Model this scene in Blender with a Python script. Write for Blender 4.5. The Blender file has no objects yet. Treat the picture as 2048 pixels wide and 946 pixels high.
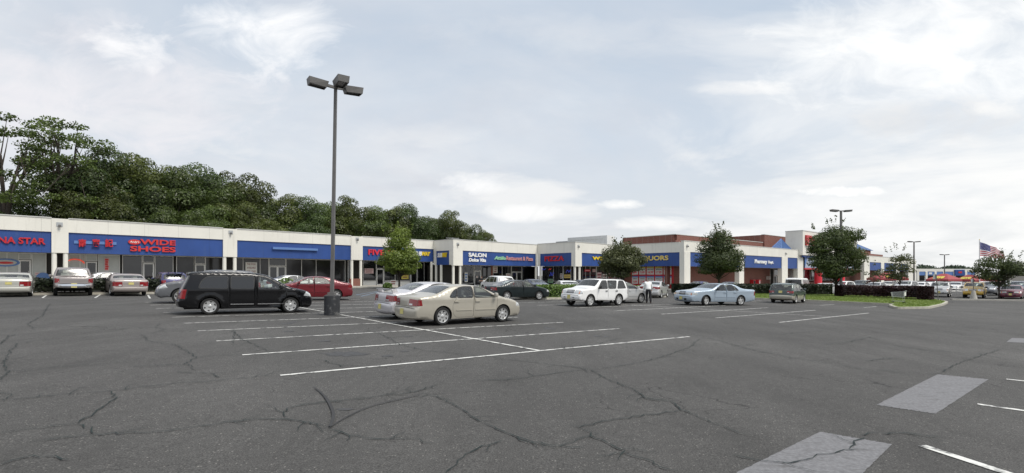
import bpy, bmesh, math, random
import numpy as np
from mathutils import Vector, Matrix, geometry as mg
R_ = math.radians
rnd = random.Random(7)
SC = bpy.context.scene
COL = SC.collection

# ------------------------------------------------------------------ camera
cam = bpy.data.cameras.new('camera'); cam_o = bpy.data.objects.new('camera', cam); COL.objects.link(cam_o)
EYE = 1.75
cam.sensor_width = 36.0; cam.lens = 1000 / 2048 * 36.0
cam.shift_y = 78 / 2048
cam.clip_start = 0.1; cam.clip_end = 6000
cam_o.location = (0, 0, EYE); cam_o.rotation_euler = (R_(90), 0, 0)
SC.camera = cam_o

# ------------------------------------------------------------------ sky, sun, exposure
SUN_EL, SUN_AZ = R_(56), R_(119)          # azimuth clockwise from +Y
W = bpy.data.worlds.new('World'); SC.world = W; W.use_nodes = True
nt = W.node_tree; nt.nodes.clear()
def N(t, **k):
    n = nt.nodes.new(t)
    for a, b in k.items(): setattr(n, a, b)
    return n
def link(a, b): nt.links.new(a, b)
def mth(op, a, b=None, c=None, clamp=False):
    n = N('ShaderNodeMath', operation=op); n.use_clamp = clamp
    for i, v in enumerate((a, b, c)):
        if v is None: continue
        if isinstance(v, (int, float)): n.inputs[i].default_value = v
        else: link(v, n.inputs[i])
    return n.outputs[0]
def ramp(fac, stops):
    n = N('ShaderNodeValToRGB'); e = n.color_ramp.elements
    while len(e) < len(stops): e.new(0.5)
    for i, (p, c) in enumerate(stops): e[i].position = p; e[i].color = (*c, 1) if len(c) == 3 else c
    link(fac, n.inputs[0]); return n.outputs[0]
def mixc(f, a, b, mode='MIX'):
    n = N('ShaderNodeMix', data_type='RGBA', blend_type=mode)
    if isinstance(f, (int, float)): n.inputs[0].default_value = f
    else: link(f, n.inputs[0])
    for i, v in ((6, a), (7, b)):
        if isinstance(v, tuple): n.inputs[i].default_value = (*v, 1)
        else: link(v, n.inputs[i])
    return n.outputs[2]
def noise(vec, scale, detail=5, rough=0.55, dist=0.0):
    n = N('ShaderNodeTexNoise'); n.inputs['Scale'].default_value = scale; n.inputs['Detail'].default_value = detail
    n.inputs['Roughness'].default_value = rough; n.inputs['Distortion'].default_value = dist
    link(vec, n.inputs['Vector']); return n.outputs[0]
sky = N('ShaderNodeTexSky', sky_type='NISHITA'); sky.sun_disc = False
sky.sun_elevation = SUN_EL; sky.sun_rotation = SUN_AZ; sky.dust_density = 3.0; sky.air_density = 1.0
tc = N('ShaderNodeTexCoord'); sx = N('ShaderNodeSeparateXYZ'); link(tc.outputs['Generated'], sx.inputs[0])
zc = mth('MAXIMUM', sx.outputs[2], 0.0)
den = mth('ADD', zc, 0.10)
pv = N('ShaderNodeCombineXYZ'); link(mth('DIVIDE', sx.outputs[0], den), pv.inputs[0]); link(mth('DIVIDE', sx.outputs[1], den), pv.inputs[1])
dv = N('ShaderNodeCombineXYZ'); link(sx.outputs[0], dv.inputs[0]); link(sx.outputs[1], dv.inputs[1]); link(mth('MULTIPLY', sx.outputs[2], 3.2), dv.inputs[2])
veil = noise(pv.outputs[0], 0.55, 6, 0.6, 0.6)          # wide thin veil
puff = noise(dv.outputs[0], 3.1, 7, 0.55, 0.25)         # low cumulus
side = mth('ADD', mth('MULTIPLY', sx.outputs[0], 0.85), mth('MULTIPLY', sx.outputs[1], 0.5))   # brightens towards the sun's side
grad = ramp(zc, [(0.0, (6.1, 6.25, 6.35)), (0.08, (5.8, 6.05, 6.3)), (0.25, (5.0, 5.55, 6.2)), (0.42, (4.25, 4.95, 5.8)), (1.0, (5.4, 5.8, 6.4))])
SKY_NODES = dict(grad=grad, sky=sky)
base = mixc(0.90, sky.outputs[0], grad)
leftw = mth('MULTIPLY', mth('SUBTRACT', 0.15, sx.outputs[0], clamp=True), 1.0)
vm = ramp(mth('ADD', veil, mth('MULTIPLY', leftw, 0.16)), [(0.42, (0, 0, 0)), (0.66, (1, 1, 1))])
vcol = mixc(ramp(noise(pv.outputs[0], 1.3, 5), [(0.35, (0, 0, 0)), (0.65, (1, 1, 1))]), (5.3, 5.3, 5.6), (6.7, 6.75, 6.85))
c1 = mixc(mth('MULTIPLY', vm, 0.55), base, vcol)
lowm = ramp(zc, [(0.02, (0, 0, 0)), (0.06, (1, 1, 1)), (0.20, (1, 1, 1)), (0.30, (0, 0, 0))])
pm = mth('MULTIPLY', ramp(puff, [(0.54, (0, 0, 0)), (0.64, (1, 1, 1))]), lowm)
c2 = mixc(mth('MULTIPLY', pm, 0.75), c1, (7.0, 7.0, 6.95))
glow = ramp(mth('ADD', side, mth('MULTIPLY', mth('SUBTRACT', veil, 0.5), 0.9)), [(0.70, (0, 0, 0)), (1.08, (1, 1, 1))])
c3 = mixc(mth('MULTIPLY', glow, 0.85), c2, (7.7, 7.7, 7.6))
grey = mth('MULTIPLY', ramp(noise(dv.outputs[0], 2.3, 5, 0.5, 0.3), [(0.60, (0, 0, 0)), (0.72, (1, 1, 1))]), ramp(sx.outputs[0], [(0.45, (0, 0, 0)), (0.6, (1, 1, 1))]))
c4 = mixc(mth('MULTIPLY', grey, 0.5), c3, (5.8, 5.8, 5.9))
# separate clouds, each at its own bearing and height in the sky
yy = mth('MAXIMUM', sx.outputs[1], 0.05); front = mth('GREATER_THAN', sx.outputs[1], 0.06)
uu = mth('DIVIDE', sx.outputs[0], yy); vv = mth('DIVIDE', sx.outputs[2], yy)
uv = N('ShaderNodeCombineXYZ'); link(uu, uv.inputs[0]); link(mth('MULTIPLY', vv, 1.9), uv.inputs[1])
edge = mth('MULTIPLY', mth('SUBTRACT', noise(uv.outputs[0], 6.5, 8, 0.62, 0.5), 0.5), 4.2)
top = c4
for bu, bv, su, sv, col, amt, hard in ((-.85, .36, .42, .15, (6.6, 6.5, 6.75), .8, .7), (-.50, .48, .16, .09, (7.9, 7.9, 7.95), .85, .7), (-.76, .45, .10, .05, (7.8, 7.8, 7.85), .7, .8), (-.30, .24, .34, .07, (6.3, 6.35, 6.5), .6, .4), (-.07, .185, .07, .022, (7.6, 7.6, 7.6), .85, .9),
        (.46, .375, .11, .015, (7.2, 7.2, 7.2), .7, .7), (.03, .125, .09, .020, (7.6, 7.6, 7.55), .85, 1.1), (.21, .142, .06, .011, (7.7, 7.7, 7.6), .9, 1.1), (.27, .103, .11, .016, (7.5, 7.5, 7.45), .85, 1.1), (.665, .169, .085, .012, (8.0, 8.0, 7.9), 1.0, 1.3), (.885, .140, .04, .010, (7.0, 7.0, 7.0), .7, 1.0),
        (.85, .45, .36, .14, (8.3, 8.3, 8.2), .95, .6), (.86, .315, .20, .048, (5.9, 5.9, 5.95), .8, .7), (.97, .33, .07, .02, (7.6, 7.6, 7.5), .7, .8), (.15, .48, .30, .05, (6.5, 6.6, 6.7), .5, .4)):
    a_ = mth('DIVIDE', mth('SUBTRACT', uu, bu), su); b_ = mth('DIVIDE', mth('SUBTRACT', vv, bv), sv)
    r2 = mth('ADD', mth('MULTIPLY', a_, a_), mth('MULTIPLY', b_, b_))
    k_ = mth('MULTIPLY', mth('ADD', mth('SUBTRACT', 1.0, r2), edge), hard, clamp=True)
    top = mixc(mth('MULTIPLY', mth('MULTIPLY', k_, front), amt), top, col)
bg = N('ShaderNodeBackground'); bg.inputs[1].default_value = 0.112; link(top, bg.inputs[0])
wo = N('ShaderNodeOutputWorld'); link(bg.outputs[0], wo.inputs[0])

sun = bpy.data.lights.new('sun', 'SUN'); sun.energy = 2.6; sun.angle = R_(24); sun.color = (1, 0.95, 0.87)
sun_o = bpy.data.objects.new('sun', sun); COL.objects.link(sun_o)
sd = Vector((math.sin(SUN_AZ) * math.cos(SUN_EL), math.cos(SUN_AZ) * math.cos(SUN_EL), math.sin(SUN_EL)))
sun_o.rotation_euler = (-sd).to_track_quat('-Z', 'Y').to_euler()
SC.view_settings.view_transform = 'Standard'; SC.view_settings.look = 'None'
SC.view_settings.exposure = 0.27; SC.view_settings.gamma = 1.0; SC.view_settings.use_curve_mapping = False
SC.render.engine = 'CYCLES'; SC.cycles.max_bounces = 6; SC.cycles.transparent_max_bounces = 12; SC.cycles.use_denoising = True

# ------------------------------------------------------------------ ground shape and picture -> place helpers
def gz(x): return -0.018 * max(-70.0, min(38.0, x))
def gp(px, py):                          # where the ray through a photo pixel meets the ground
    u = (px - 1024) / 1000; Y = 20.0
    for _ in range(60): Y = 1000 * (EYE - gz(u * Y)) / (py - 551)
    return Vector((u * Y, Y, gz(u * Y)))
def at(px, Y):                           # ground point below a photo column at a given distance
    x = (px - 1024) / 1000 * Y
    return Vector((x, Y, gz(x)))

# ------------------------------------------------------------------ materials
MAT = {}
def mat(name, col, rough=0.6, metal=0.0, spec=0.5, coat=0.0, var=0.0, vscale=3.0, bump=0.0, bscale=30.0, emit=0.0, dirt=None):
    if name in MAT: return MAT[name]
    m = bpy.data.materials.new(name); m.use_nodes = True; t = m.node_tree; b = t.nodes['Principled BSDF']
    b.inputs['Base Color'].default_value = (*col, 1); b.inputs['Roughness'].default_value = rough
    b.inputs['Metallic'].default_value = metal; b.inputs['Specular IOR Level'].default_value = spec
    b.inputs['Coat Weight'].default_value = coat; b.inputs['Coat Roughness'].default_value = 0.06
    if emit: b.inputs['Emission Color'].default_value = (*col, 1); b.inputs['Emission Strength'].default_value = emit
    if var or bump or dirt:
        tcn = t.nodes.new('ShaderNodeTexCoord'); 
        def nz(scale, det=6, stretch=None):
            n = t.nodes.new('ShaderNodeTexNoise'); n.inputs['Scale'].default_value = scale; n.inputs['Detail'].default_value = det; n.inputs['Roughness'].default_value = 0.6
            if stretch:
                mp = t.nodes.new('ShaderNodeMapping'); mp.inputs['Scale'].default_value = stretch
                t.links.new(tcn.outputs['Object'], mp.inputs[0]); t.links.new(mp.outputs[0], n.inputs['Vector'])
            else: t.links.new(tcn.outputs['Object'], n.inputs['Vector'])
            return n.outputs[0]
        src = None
        if var:
            mr = t.nodes.new('ShaderNodeMapRange'); mr.inputs[1].default_value = 0.3; mr.inputs[2].default_value = 0.7
            mr.inputs[3].default_value = 1 - var; mr.inputs[4].default_value = 1 + var
            t.links.new(nz(vscale), mr.inputs[0])
            hs = t.nodes.new('ShaderNodeHueSaturation'); hs.inputs['Color'].default_value = (*col, 1)
            t.links.new(mr.outputs[0], hs.inputs['Value']); src = hs.outputs[0]
        if dirt:
            mx = t.nodes.new('ShaderNodeMix'); mx.data_type = 'RGBA'
            rp = t.nodes.new('ShaderNodeMapRange'); rp.inputs[1].default_value = 0.55; rp.inputs[2].default_value = 0.8; rp.inputs[4].default_value = dirt[1]
            t.links.new(nz(dirt[2], 6, dirt[3] if len(dirt) > 3 else None), rp.inputs[0]); t.links.new(rp.outputs[0], mx.inputs[0])
            if src: t.links.new(src, mx.inputs[6])
            else: mx.inputs[6].default_value = (*col, 1)
            mx.inputs[7].default_value = (*dirt[0], 1); src = mx.outputs[2]
        if src: t.links.new(src, b.inputs['Base Color'])
        if bump:
            bp = t.nodes.new('ShaderNodeBump'); bp.inputs['Strength'].default_value = bump; bp.inputs['Distance'].default_value = 0.02
            t.links.new(nz(bscale, 4), bp.inputs['Height']); t.links.new(bp.outputs[0], b.inputs['Normal'])
    MAT[name] = m; return m
def paint(name, col, metal=0.25, rough=0.38):
    m = mat(name, col, rough, metal, 0.5, 0.7, var=0.04, vscale=1.5); m.node_tree.nodes['Principled BSDF'].inputs['Coat Roughness'].default_value = 0.10
    return m
def glass_mat(name, tint, gloss=1.0):
    m = bpy.data.materials.new(name); m.use_nodes = True; t = m.node_tree; t.nodes.clear()
    o = t.nodes.new('ShaderNodeOutputMaterial'); mx = t.nodes.new('ShaderNodeMixShader'); tr = t.nodes.new('ShaderNodeBsdfTransparent'); g = t.nodes.new('ShaderNodeBsdfGlossy')
    f = t.nodes.new('ShaderNodeFresnel'); f.inputs[0].default_value = 1.6
    tr.inputs[0].default_value = (*tint, 1); g.inputs[0].default_value = (gloss, gloss, gloss, 1); g.inputs['Roughness'].default_value = 0.20
    ad = t.nodes.new('ShaderNodeMath'); ad.operation = 'MULTIPLY_ADD'; ad.inputs[1].default_value = 1.0; ad.inputs[2].default_value = 0.03
    t.links.new(f.outputs[0], ad.inputs[0])
    t.links.new(ad.outputs[0], mx.inputs[0]); t.links.new(tr.outputs[0], mx.inputs[1]); t.links.new(g.outputs[0], mx.inputs[2]); t.links.new(mx.outputs[0], o.inputs[0])
    MAT[name] = m; return m
glass_mat('car_glass', (0.80, 0.86, 0.83)); glass_mat('car_glass_dark', (0.08, 0.065, 0.065))
mat('black_trim', (0.012, 0.012, 0.013), 0.5); mat('tyre_rubber', (0.016, 0.016, 0.016), 0.85, bump=0.2); mat('underbody', (0.008, 0.008, 0.008), 0.9)
mat('rim_alloy', (0.62, 0.62, 0.61), 0.32, 0.7); mat('rim_back', (0.02, 0.02, 0.02), 0.7); mat('chrome', (0.75, 0.75, 0.76), 0.12, 1.0)
mat('lamp_red', (0.24, 0.010, 0.013), 0.15, coat=0.8); mat('lamp_clear', (0.66, 0.68, 0.68), 0.12, 0.35, coat=0.8); mat('lamp_amber', (0.75, 0.22, 0.05), 0.2, coat=0.6)
mat('plate_yellow', (0.62, 0.55, 0.2), 0.5, var=0.15, vscale=14); mat('seat_cloth', (0.42, 0.40, 0.36), 0.9); mat('seat_dark', (0.05, 0.05, 0.055), 0.9)
mat('cream', (0.76, 0.742, 0.675), 0.8, var=0.05, vscale=0.5, dirt=((0.52, 0.50, 0.44), 0.42, 1.3, (3, 3, 0.22)))
mat('cream_joint', (0.55, 0.54, 0.50), 0.9); mat('coping', (0.60, 0.60, 0.57), 0.5)
mat('sign_blue', (0.021, 0.066, 0.25), 0.55, var=0.14, vscale=0.5, dirt=((0.06, 0.11, 0.25), 0.5, 1.5, (3, 3, .3))); mat('sign_blue_joint', (0.02, 0.05, 0.15), 0.7); mat('bar_blue', (0.11, 0.21, 0.46), 0.5)
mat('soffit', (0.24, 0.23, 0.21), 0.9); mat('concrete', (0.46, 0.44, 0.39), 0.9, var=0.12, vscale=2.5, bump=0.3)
mat('kerb_concrete', (0.42, 0.40, 0.34), 0.9, var=0.18, vscale=3, bump=0.3, dirt=((0.12, 0.11, 0.10), 0.6, 2.0))
mat('white_frame', (0.72, 0.72, 0.70), 0.45); mat('shop_glass', (0.012, 0.013, 0.015), 0.03, spec=0.9, var=0.3, vscale=0.7); mat('blind_grey', (0.026, 0.026, 0.028), 0.10, spec=0.55, var=0.35, vscale=1.2)
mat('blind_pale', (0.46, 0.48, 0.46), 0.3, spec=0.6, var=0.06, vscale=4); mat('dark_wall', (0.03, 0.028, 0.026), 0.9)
mat('red_letter', (0.50, 0.018, 0.025), 0.4); mat('red_bright', (0.68, 0.03, 0.05), 0.4); mat('red_orange', (0.58, 0.035, 0.03), 0.4)
mat('white_letter', (0.85, 0.85, 0.83), 0.5); mat('yellow_letter', (0.80, 0.58, 0.02), 0.5); mat('gold_letter', (0.72, 0.55, 0.16), 0.5); mat('green_letter', (0.30, 0.58, 0.36), 0.5); mat('pink_letter', (0.62, 0.30, 0.30), 0.5)
mat('paper_white', (0.72, 0.72, 0.68), 0.8); mat('paper_pink', (0.70, 0.52, 0.52), 0.8); mat('poster_text', (0.25, 0.08, 0.09), 0.8); mat('poster_yellow', (0.62, 0.52, 0.10), 0.7)
mat('lamp_bronze', (0.14, 0.135, 0.13), 0.55, 0.1, var=0.12, vscale=3); mat('lamp_lens', (0.16, 0.16, 0.16), 0.2, coat=0.5)
mat('base_black', (0.03, 0.032, 0.036), 0.75, var=0.3, vscale=5, dirt=((0.30, 0.30, 0.28), 0.7, 5.0))
mat('galvanised', (0.50, 0.51, 0.51), 0.4, 0.6); mat('bark', (0.055, 0.045, 0.036), 0.95, var=0.25, vscale=8, bump=0.6); mat('soil', (0.09, 0.07, 0.05), 0.95, var=0.3)
mat('white_metal', (0.72, 0.73, 0.72), 0.5, var=0.05); mat('canopy_red', (0.31, 0.05, 0.055), 0.7); mat('flag_red', (0.45, 0.03, 0.06), 0.8); mat('flag_white', (0.78, 0.77, 0.76), 0.8); mat('flag_blue', (0.045, 0.05, 0.20), 0.8)
mat('neon_red', (0.9, 0.10, 0.05), 0.4, emit=0.35); mat('neon_blue', (0.08, 0.12, 0.8), 0.4, emit=0.4)
mat('skin', (0.48, 0.30, 0.22), 0.6); mat('shirt_white', (0.78, 0.78, 0.77), 0.85); mat('cloth_black', (0.015, 0.015, 0.018), 0.85); mat('hair_dark', (0.03, 0.022, 0.016), 0.7)
mat('faded_paint', (0.165, 0.165, 0.172), 0.85, var=0.28, vscale=28, dirt=((0.080, 0.078, 0.076), 1.0, 2.6, (1.3, 7.0, 1)))
mat('oil_stain', (0.044, 0.043, 0.043), 0.6, var=.3, vscale=8); mat('crack', (0.015, 0.025, 0.024), 0.95); mat('skid', (0.033, 0.033, 0.034), 0.8); mat('blue_paint', (0.17, 0.22, 0.29), 0.8)
mat('roof_blue', (0.035, 0.095, 0.25), 0.5, 0.0)

def line_paint():
    m = mat('line_paint', (0.72, 0.72, 0.69), 0.75); t = m.node_tree; b = t.nodes['Principled BSDF']
    c = t.nodes.new('ShaderNodeTexCoord'); n = t.nodes.new('ShaderNodeTexNoise'); n.inputs['Scale'].default_value = 6; n.inputs['Detail'].default_value = 8; n.inputs['Roughness'].default_value = 0.7
    r = t.nodes.new('ShaderNodeValToRGB'); r.color_ramp.elements[0].position = 0.38; r.color_ramp.elements[0].color = (0.10, 0.10, 0.10, 1); r.color_ramp.elements[1].position = 0.52; r.color_ramp.elements[1].color = (0.66, 0.66, 0.63, 1)
    t.links.new(c.outputs['Object'], n.inputs['Vector']); t.links.new(n.outputs[0], r.inputs[0]); t.links.new(r.outputs[0], b.inputs['Base Color'])
line_paint()
def asphalt():
    m = bpy.data.materials.new('asphalt'); m.use_nodes = True; t = m.node_tree; b = t.nodes['Principled BSDF']; MAT['asphalt'] = m
    c = t.nodes.new('ShaderNodeTexCoord')
    def nz(s, d=6, r=0.6, st=None):
        n = t.nodes.new('ShaderNodeTexNoise'); n.inputs['Scale'].default_value = s; n.inputs['Detail'].default_value = d; n.inputs['Roughness'].default_value = r
        mp = t.nodes.new('ShaderNodeMapping'); mp.inputs['Rotation'].default_value = (0, 0, R_(-37))
        if st: mp.inputs['Scale'].default_value = st
        t.links.new(c.outputs['Object'], mp.inputs[0]); t.links.new(mp.outputs[0], n.inputs['Vector']); return n.outputs[0]
    def mr(v, a, b_, lo, hi):
        n = t.nodes.new('ShaderNodeMapRange'); n.inputs[1].default_value = a; n.inputs[2].default_value = b_; n.inputs[3].default_value = lo; n.inputs[4].default_value = hi
        t.links.new(v, n.inputs[0]); return n.outputs[0]
    def mul(a, b_):
        n = t.nodes.new('ShaderNodeMath'); n.operation = 'MULTIPLY'; t.links.new(a, n.inputs[0]); t.links.new(b_, n.inputs[1]); return n.outputs[0]
    v = mul(mr(nz(0.09, 5), 0.3, 0.7, 0.74, 1.26), mr(nz(0.8, 6, 0.65, (1, 0.30, 1)), 0.3, 0.7, 0.82, 1.18))
    v = mul(v, mr(nz(9, 5, 0.7), 0.3, 0.7, 0.86, 1.14)); v = mul(v, mr(nz(70, 3, 0.7), 0.3, 0.7, 0.30, 1.70))
    vo = t.nodes.new('ShaderNodeTexVoronoi'); vo.inputs['Scale'].default_value = 34; t.links.new(c.outputs['Object'], vo.inputs['Vector'])
    sp = t.nodes.new('ShaderNodeSeparateColor'); t.links.new(vo.outputs['Color'], sp.inputs[0])
    def gt(a, th, op='GREATER_THAN'):
        n = t.nodes.new('ShaderNodeMath'); n.operation = op; n.inputs[1].default_value = th; t.links.new(a, n.inputs[0]); return n.outputs[0]
    stone = mul(gt(vo.outputs['Distance'], 0.30, 'LESS_THAN'), gt(sp.outputs[0], 0.885))
    cr = t.nodes.new('ShaderNodeMix'); cr.data_type = 'RGBA'; cr.inputs[6].default_value = (0.0745, 0.0725, 0.0695, 1); cr.inputs[7].default_value = (0.175, 0.168, 0.155, 1); t.links.new(stone, cr.inputs[0])
    wv = t.nodes.new('ShaderNodeVectorMath'); wv.operation = 'MULTIPLY_ADD'; n3 = t.nodes.new('ShaderNodeTexNoise'); n3.inputs['Scale'].default_value = 1.6; n3.inputs['Detail'].default_value = 6; n3.inputs['Roughness'].default_value = 0.65
    t.links.new(c.outputs['Object'], n3.inputs['Vector']); t.links.new(n3.outputs['Color'], wv.inputs[0]); wv.inputs[1].default_value = (.7, .7, 0); t.links.new(c.outputs['Object'], wv.inputs[2])
    ve = t.nodes.new('ShaderNodeTexVoronoi'); ve.feature = 'DISTANCE_TO_EDGE'; ve.inputs['Scale'].default_value = 0.75; t.links.new(wv.outputs[0], ve.inputs['Vector'])
    hair = mul(gt(ve.outputs['Distance'], 0.006, 'LESS_THAN'), mr(nz(0.35, 4), 0.5, 0.6, 0.0, 0.55))
    inv = t.nodes.new('ShaderNodeMath'); inv.operation = 'SUBTRACT'; inv.inputs[0].default_value = 1.0; t.links.new(hair, inv.inputs[1]); v = mul(v, inv.outputs[0])
    hs = t.nodes.new('ShaderNodeHueSaturation'); t.links.new(cr.outputs[2], hs.inputs['Color']); t.links.new(v, hs.inputs['Value'])
    t.links.new(hs.outputs[0], b.inputs['Base Color']); b.inputs['Roughness'].default_value = 0.88; b.inputs['Specular IOR Level'].default_value = 0.35
    bp = t.nodes.new('ShaderNodeBump'); bp.inputs['Strength'].default_value = 0.45; bp.inputs['Distance'].default_value = 0.012
    t.links.new(nz(55, 4, 0.7), bp.inputs['Height']); t.links.new(bp.outputs[0], b.inputs['Normal'])
asphalt()
def brick():
    m = bpy.data.materials.new('brick'); m.use_nodes = True; t = m.node_tree; b = t.nodes['Principled BSDF']; MAT['brick'] = m
    c = t.nodes.new('ShaderNodeTexCoord'); s = t.nodes.new('ShaderNodeSeparateXYZ'); t.links.new(c.outputs['Object'], s.inputs[0])
    ad = t.nodes.new('ShaderNodeMath'); ad.operation = 'ADD'; t.links.new(s.outputs[0], ad.inputs[0]); t.links.new(s.outputs[1], ad.inputs[1])
    cb = t.nodes.new('ShaderNodeCombineXYZ'); t.links.new(ad.outputs[0], cb.inputs[0]); t.links.new(s.outputs[2], cb.inputs[1])
    k = t.nodes.new('ShaderNodeTexBrick'); k.inputs['Scale'].default_value = 1.0; k.inputs['Brick Width'].default_value = 0.3; k.inputs['Row Height'].default_value = 0.075; k.inputs['Mortar Size'].default_value = 0.008
    k.inputs['Color1'].default_value = (0.22, 0.068, 0.045, 1); k.inputs['Color2'].default_value = (0.16, 0.05, 0.036, 1); k.inputs['Mortar'].default_value = (0.27, 0.2, 0.17, 1)
    t.links.new(cb.outputs[0], k.inputs['Vector']); t.links.new(k.outputs[0], b.inputs['Base Color']); b.inputs['Roughness'].default_value = 0.9
brick()
def leaf_mat(name, dark, light, trans=0.35):
    m = bpy.data.materials.new(name); m.use_nodes = True; t = m.node_tree; t.nodes.clear(); MAT[name] = m
    o = t.nodes.new('ShaderNodeOutputMaterial'); g = t.nodes.new('ShaderNodeNewGeometry'); r = t.nodes.new('ShaderNodeValToRGB')
    e = r.color_ramp.elements; e[0].color = (*dark, 1); e[1].color = (*light, 1); e[0].position = 0.0; e[1].position = 1.0
    oi = t.nodes.new('ShaderNodeObjectInfo'); c = t.nodes.new('ShaderNodeTexCoord'); n = t.nodes.new('ShaderNodeTexNoise'); n.inputs['Scale'].default_value = 0.55; n.inputs['Detail'].default_value = 3
    t.links.new(c.outputs['Object'], n.inputs['Vector'])
    a = t.nodes.new('ShaderNodeMath'); a.operation = 'MULTIPLY_ADD'; a.inputs[1].default_value = 0.55; t.links.new(g.outputs['Random Per Island'], a.inputs[0])
    a2 = t.nodes.new('ShaderNodeMath'); a2.operation = 'MULTIPLY_ADD'; a2.inputs[1].default_value = 1.1; a2.inputs[2].default_value = -0.32; t.links.new(n.outputs[0], a2.inputs[0])
    t.links.new(a2.outputs[0], a.inputs[2])
    t.links.new(a.outputs[0], r.inputs[0])
    h = t.nodes.new('ShaderNodeHueSaturation'); t.links.new(r.outputs[0], h.inputs['Color'])
    mr = t.nodes.new('ShaderNodeMapRange'); mr.inputs[3].default_value = 0.7; mr.inputs[4].default_value = 1.3; t.links.new(oi.outputs['Random'], mr.inputs[0]); t.links.new(mr.outputs[0], h.inputs['Value'])
    d = t.nodes.new('ShaderNodeBsdfDiffuse'); tl = t.nodes.new('ShaderNodeBsdfTranslucent'); mx = t.nodes.new('ShaderNodeMixShader'); mx.inputs[0].default_value = trans
    gl = t.nodes.new('ShaderNodeBsdfGlossy'); gl.inputs['Roughness'].default_value = 0.45; mx2 = t.nodes.new('ShaderNodeMixShader'); mx2.inputs[0].default_value = 0.035
    for s in (d, tl): t.links.new(h.outputs[0], s.inputs[0])
    t.links.new(d.outputs[0], mx.inputs[1]); t.links.new(tl.outputs[0], mx.inputs[2]); t.links.new(mx.outputs[0], mx2.inputs[1]); t.links.new(gl.outputs[0], mx2.inputs[2]); t.links.new(mx2.outputs[0], o.inputs[0])
leaf_mat('leaf_wood', (0.010, 0.021, 0.005), (0.135, 0.19, 0.042)); leaf_mat('leaf_wood_warm', (0.014, 0.023, 0.006), (0.16, 0.195, 0.042)); leaf_mat('leaf_wood_cool', (0.009, 0.021, 0.006), (0.11, 0.165, 0.042)); leaf_mat('leaf_bright', (0.09, 0.15, 0.02), (0.36, 0.46, 0.08)); leaf_mat('leaf_dark', (0.018, 0.034, 0.011), (0.13, 0.165, 0.055))
leaf_mat('leaf_olive', (0.03, 0.042, 0.015), (0.16, 0.175, 0.07)); leaf_mat('leaf_hedge', (0.05, 0.10, 0.015), (0.17, 0.27, 0.05), 0.25); leaf_mat('leaf_hedge_dark', (0.010, 0.018, 0.008), (0.035, 0.048, 0.020), 0.15)
leaf_mat('leaf_purple', (0.014, 0.007, 0.008), (0.075, 0.028, 0.030), 0.2); leaf_mat('leaf_far', (0.035, 0.055, 0.035), (0.09, 0.12, 0.075), 0.2); leaf_mat('grass_blade', (0.09, 0.14, 0.025), (0.24, 0.30, 0.075), 0.3)
mat('lawn', (0.15, 0.20, 0.05), 0.95, var=0.25, vscale=2.0, bump=0.4, bscale=60)

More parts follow.
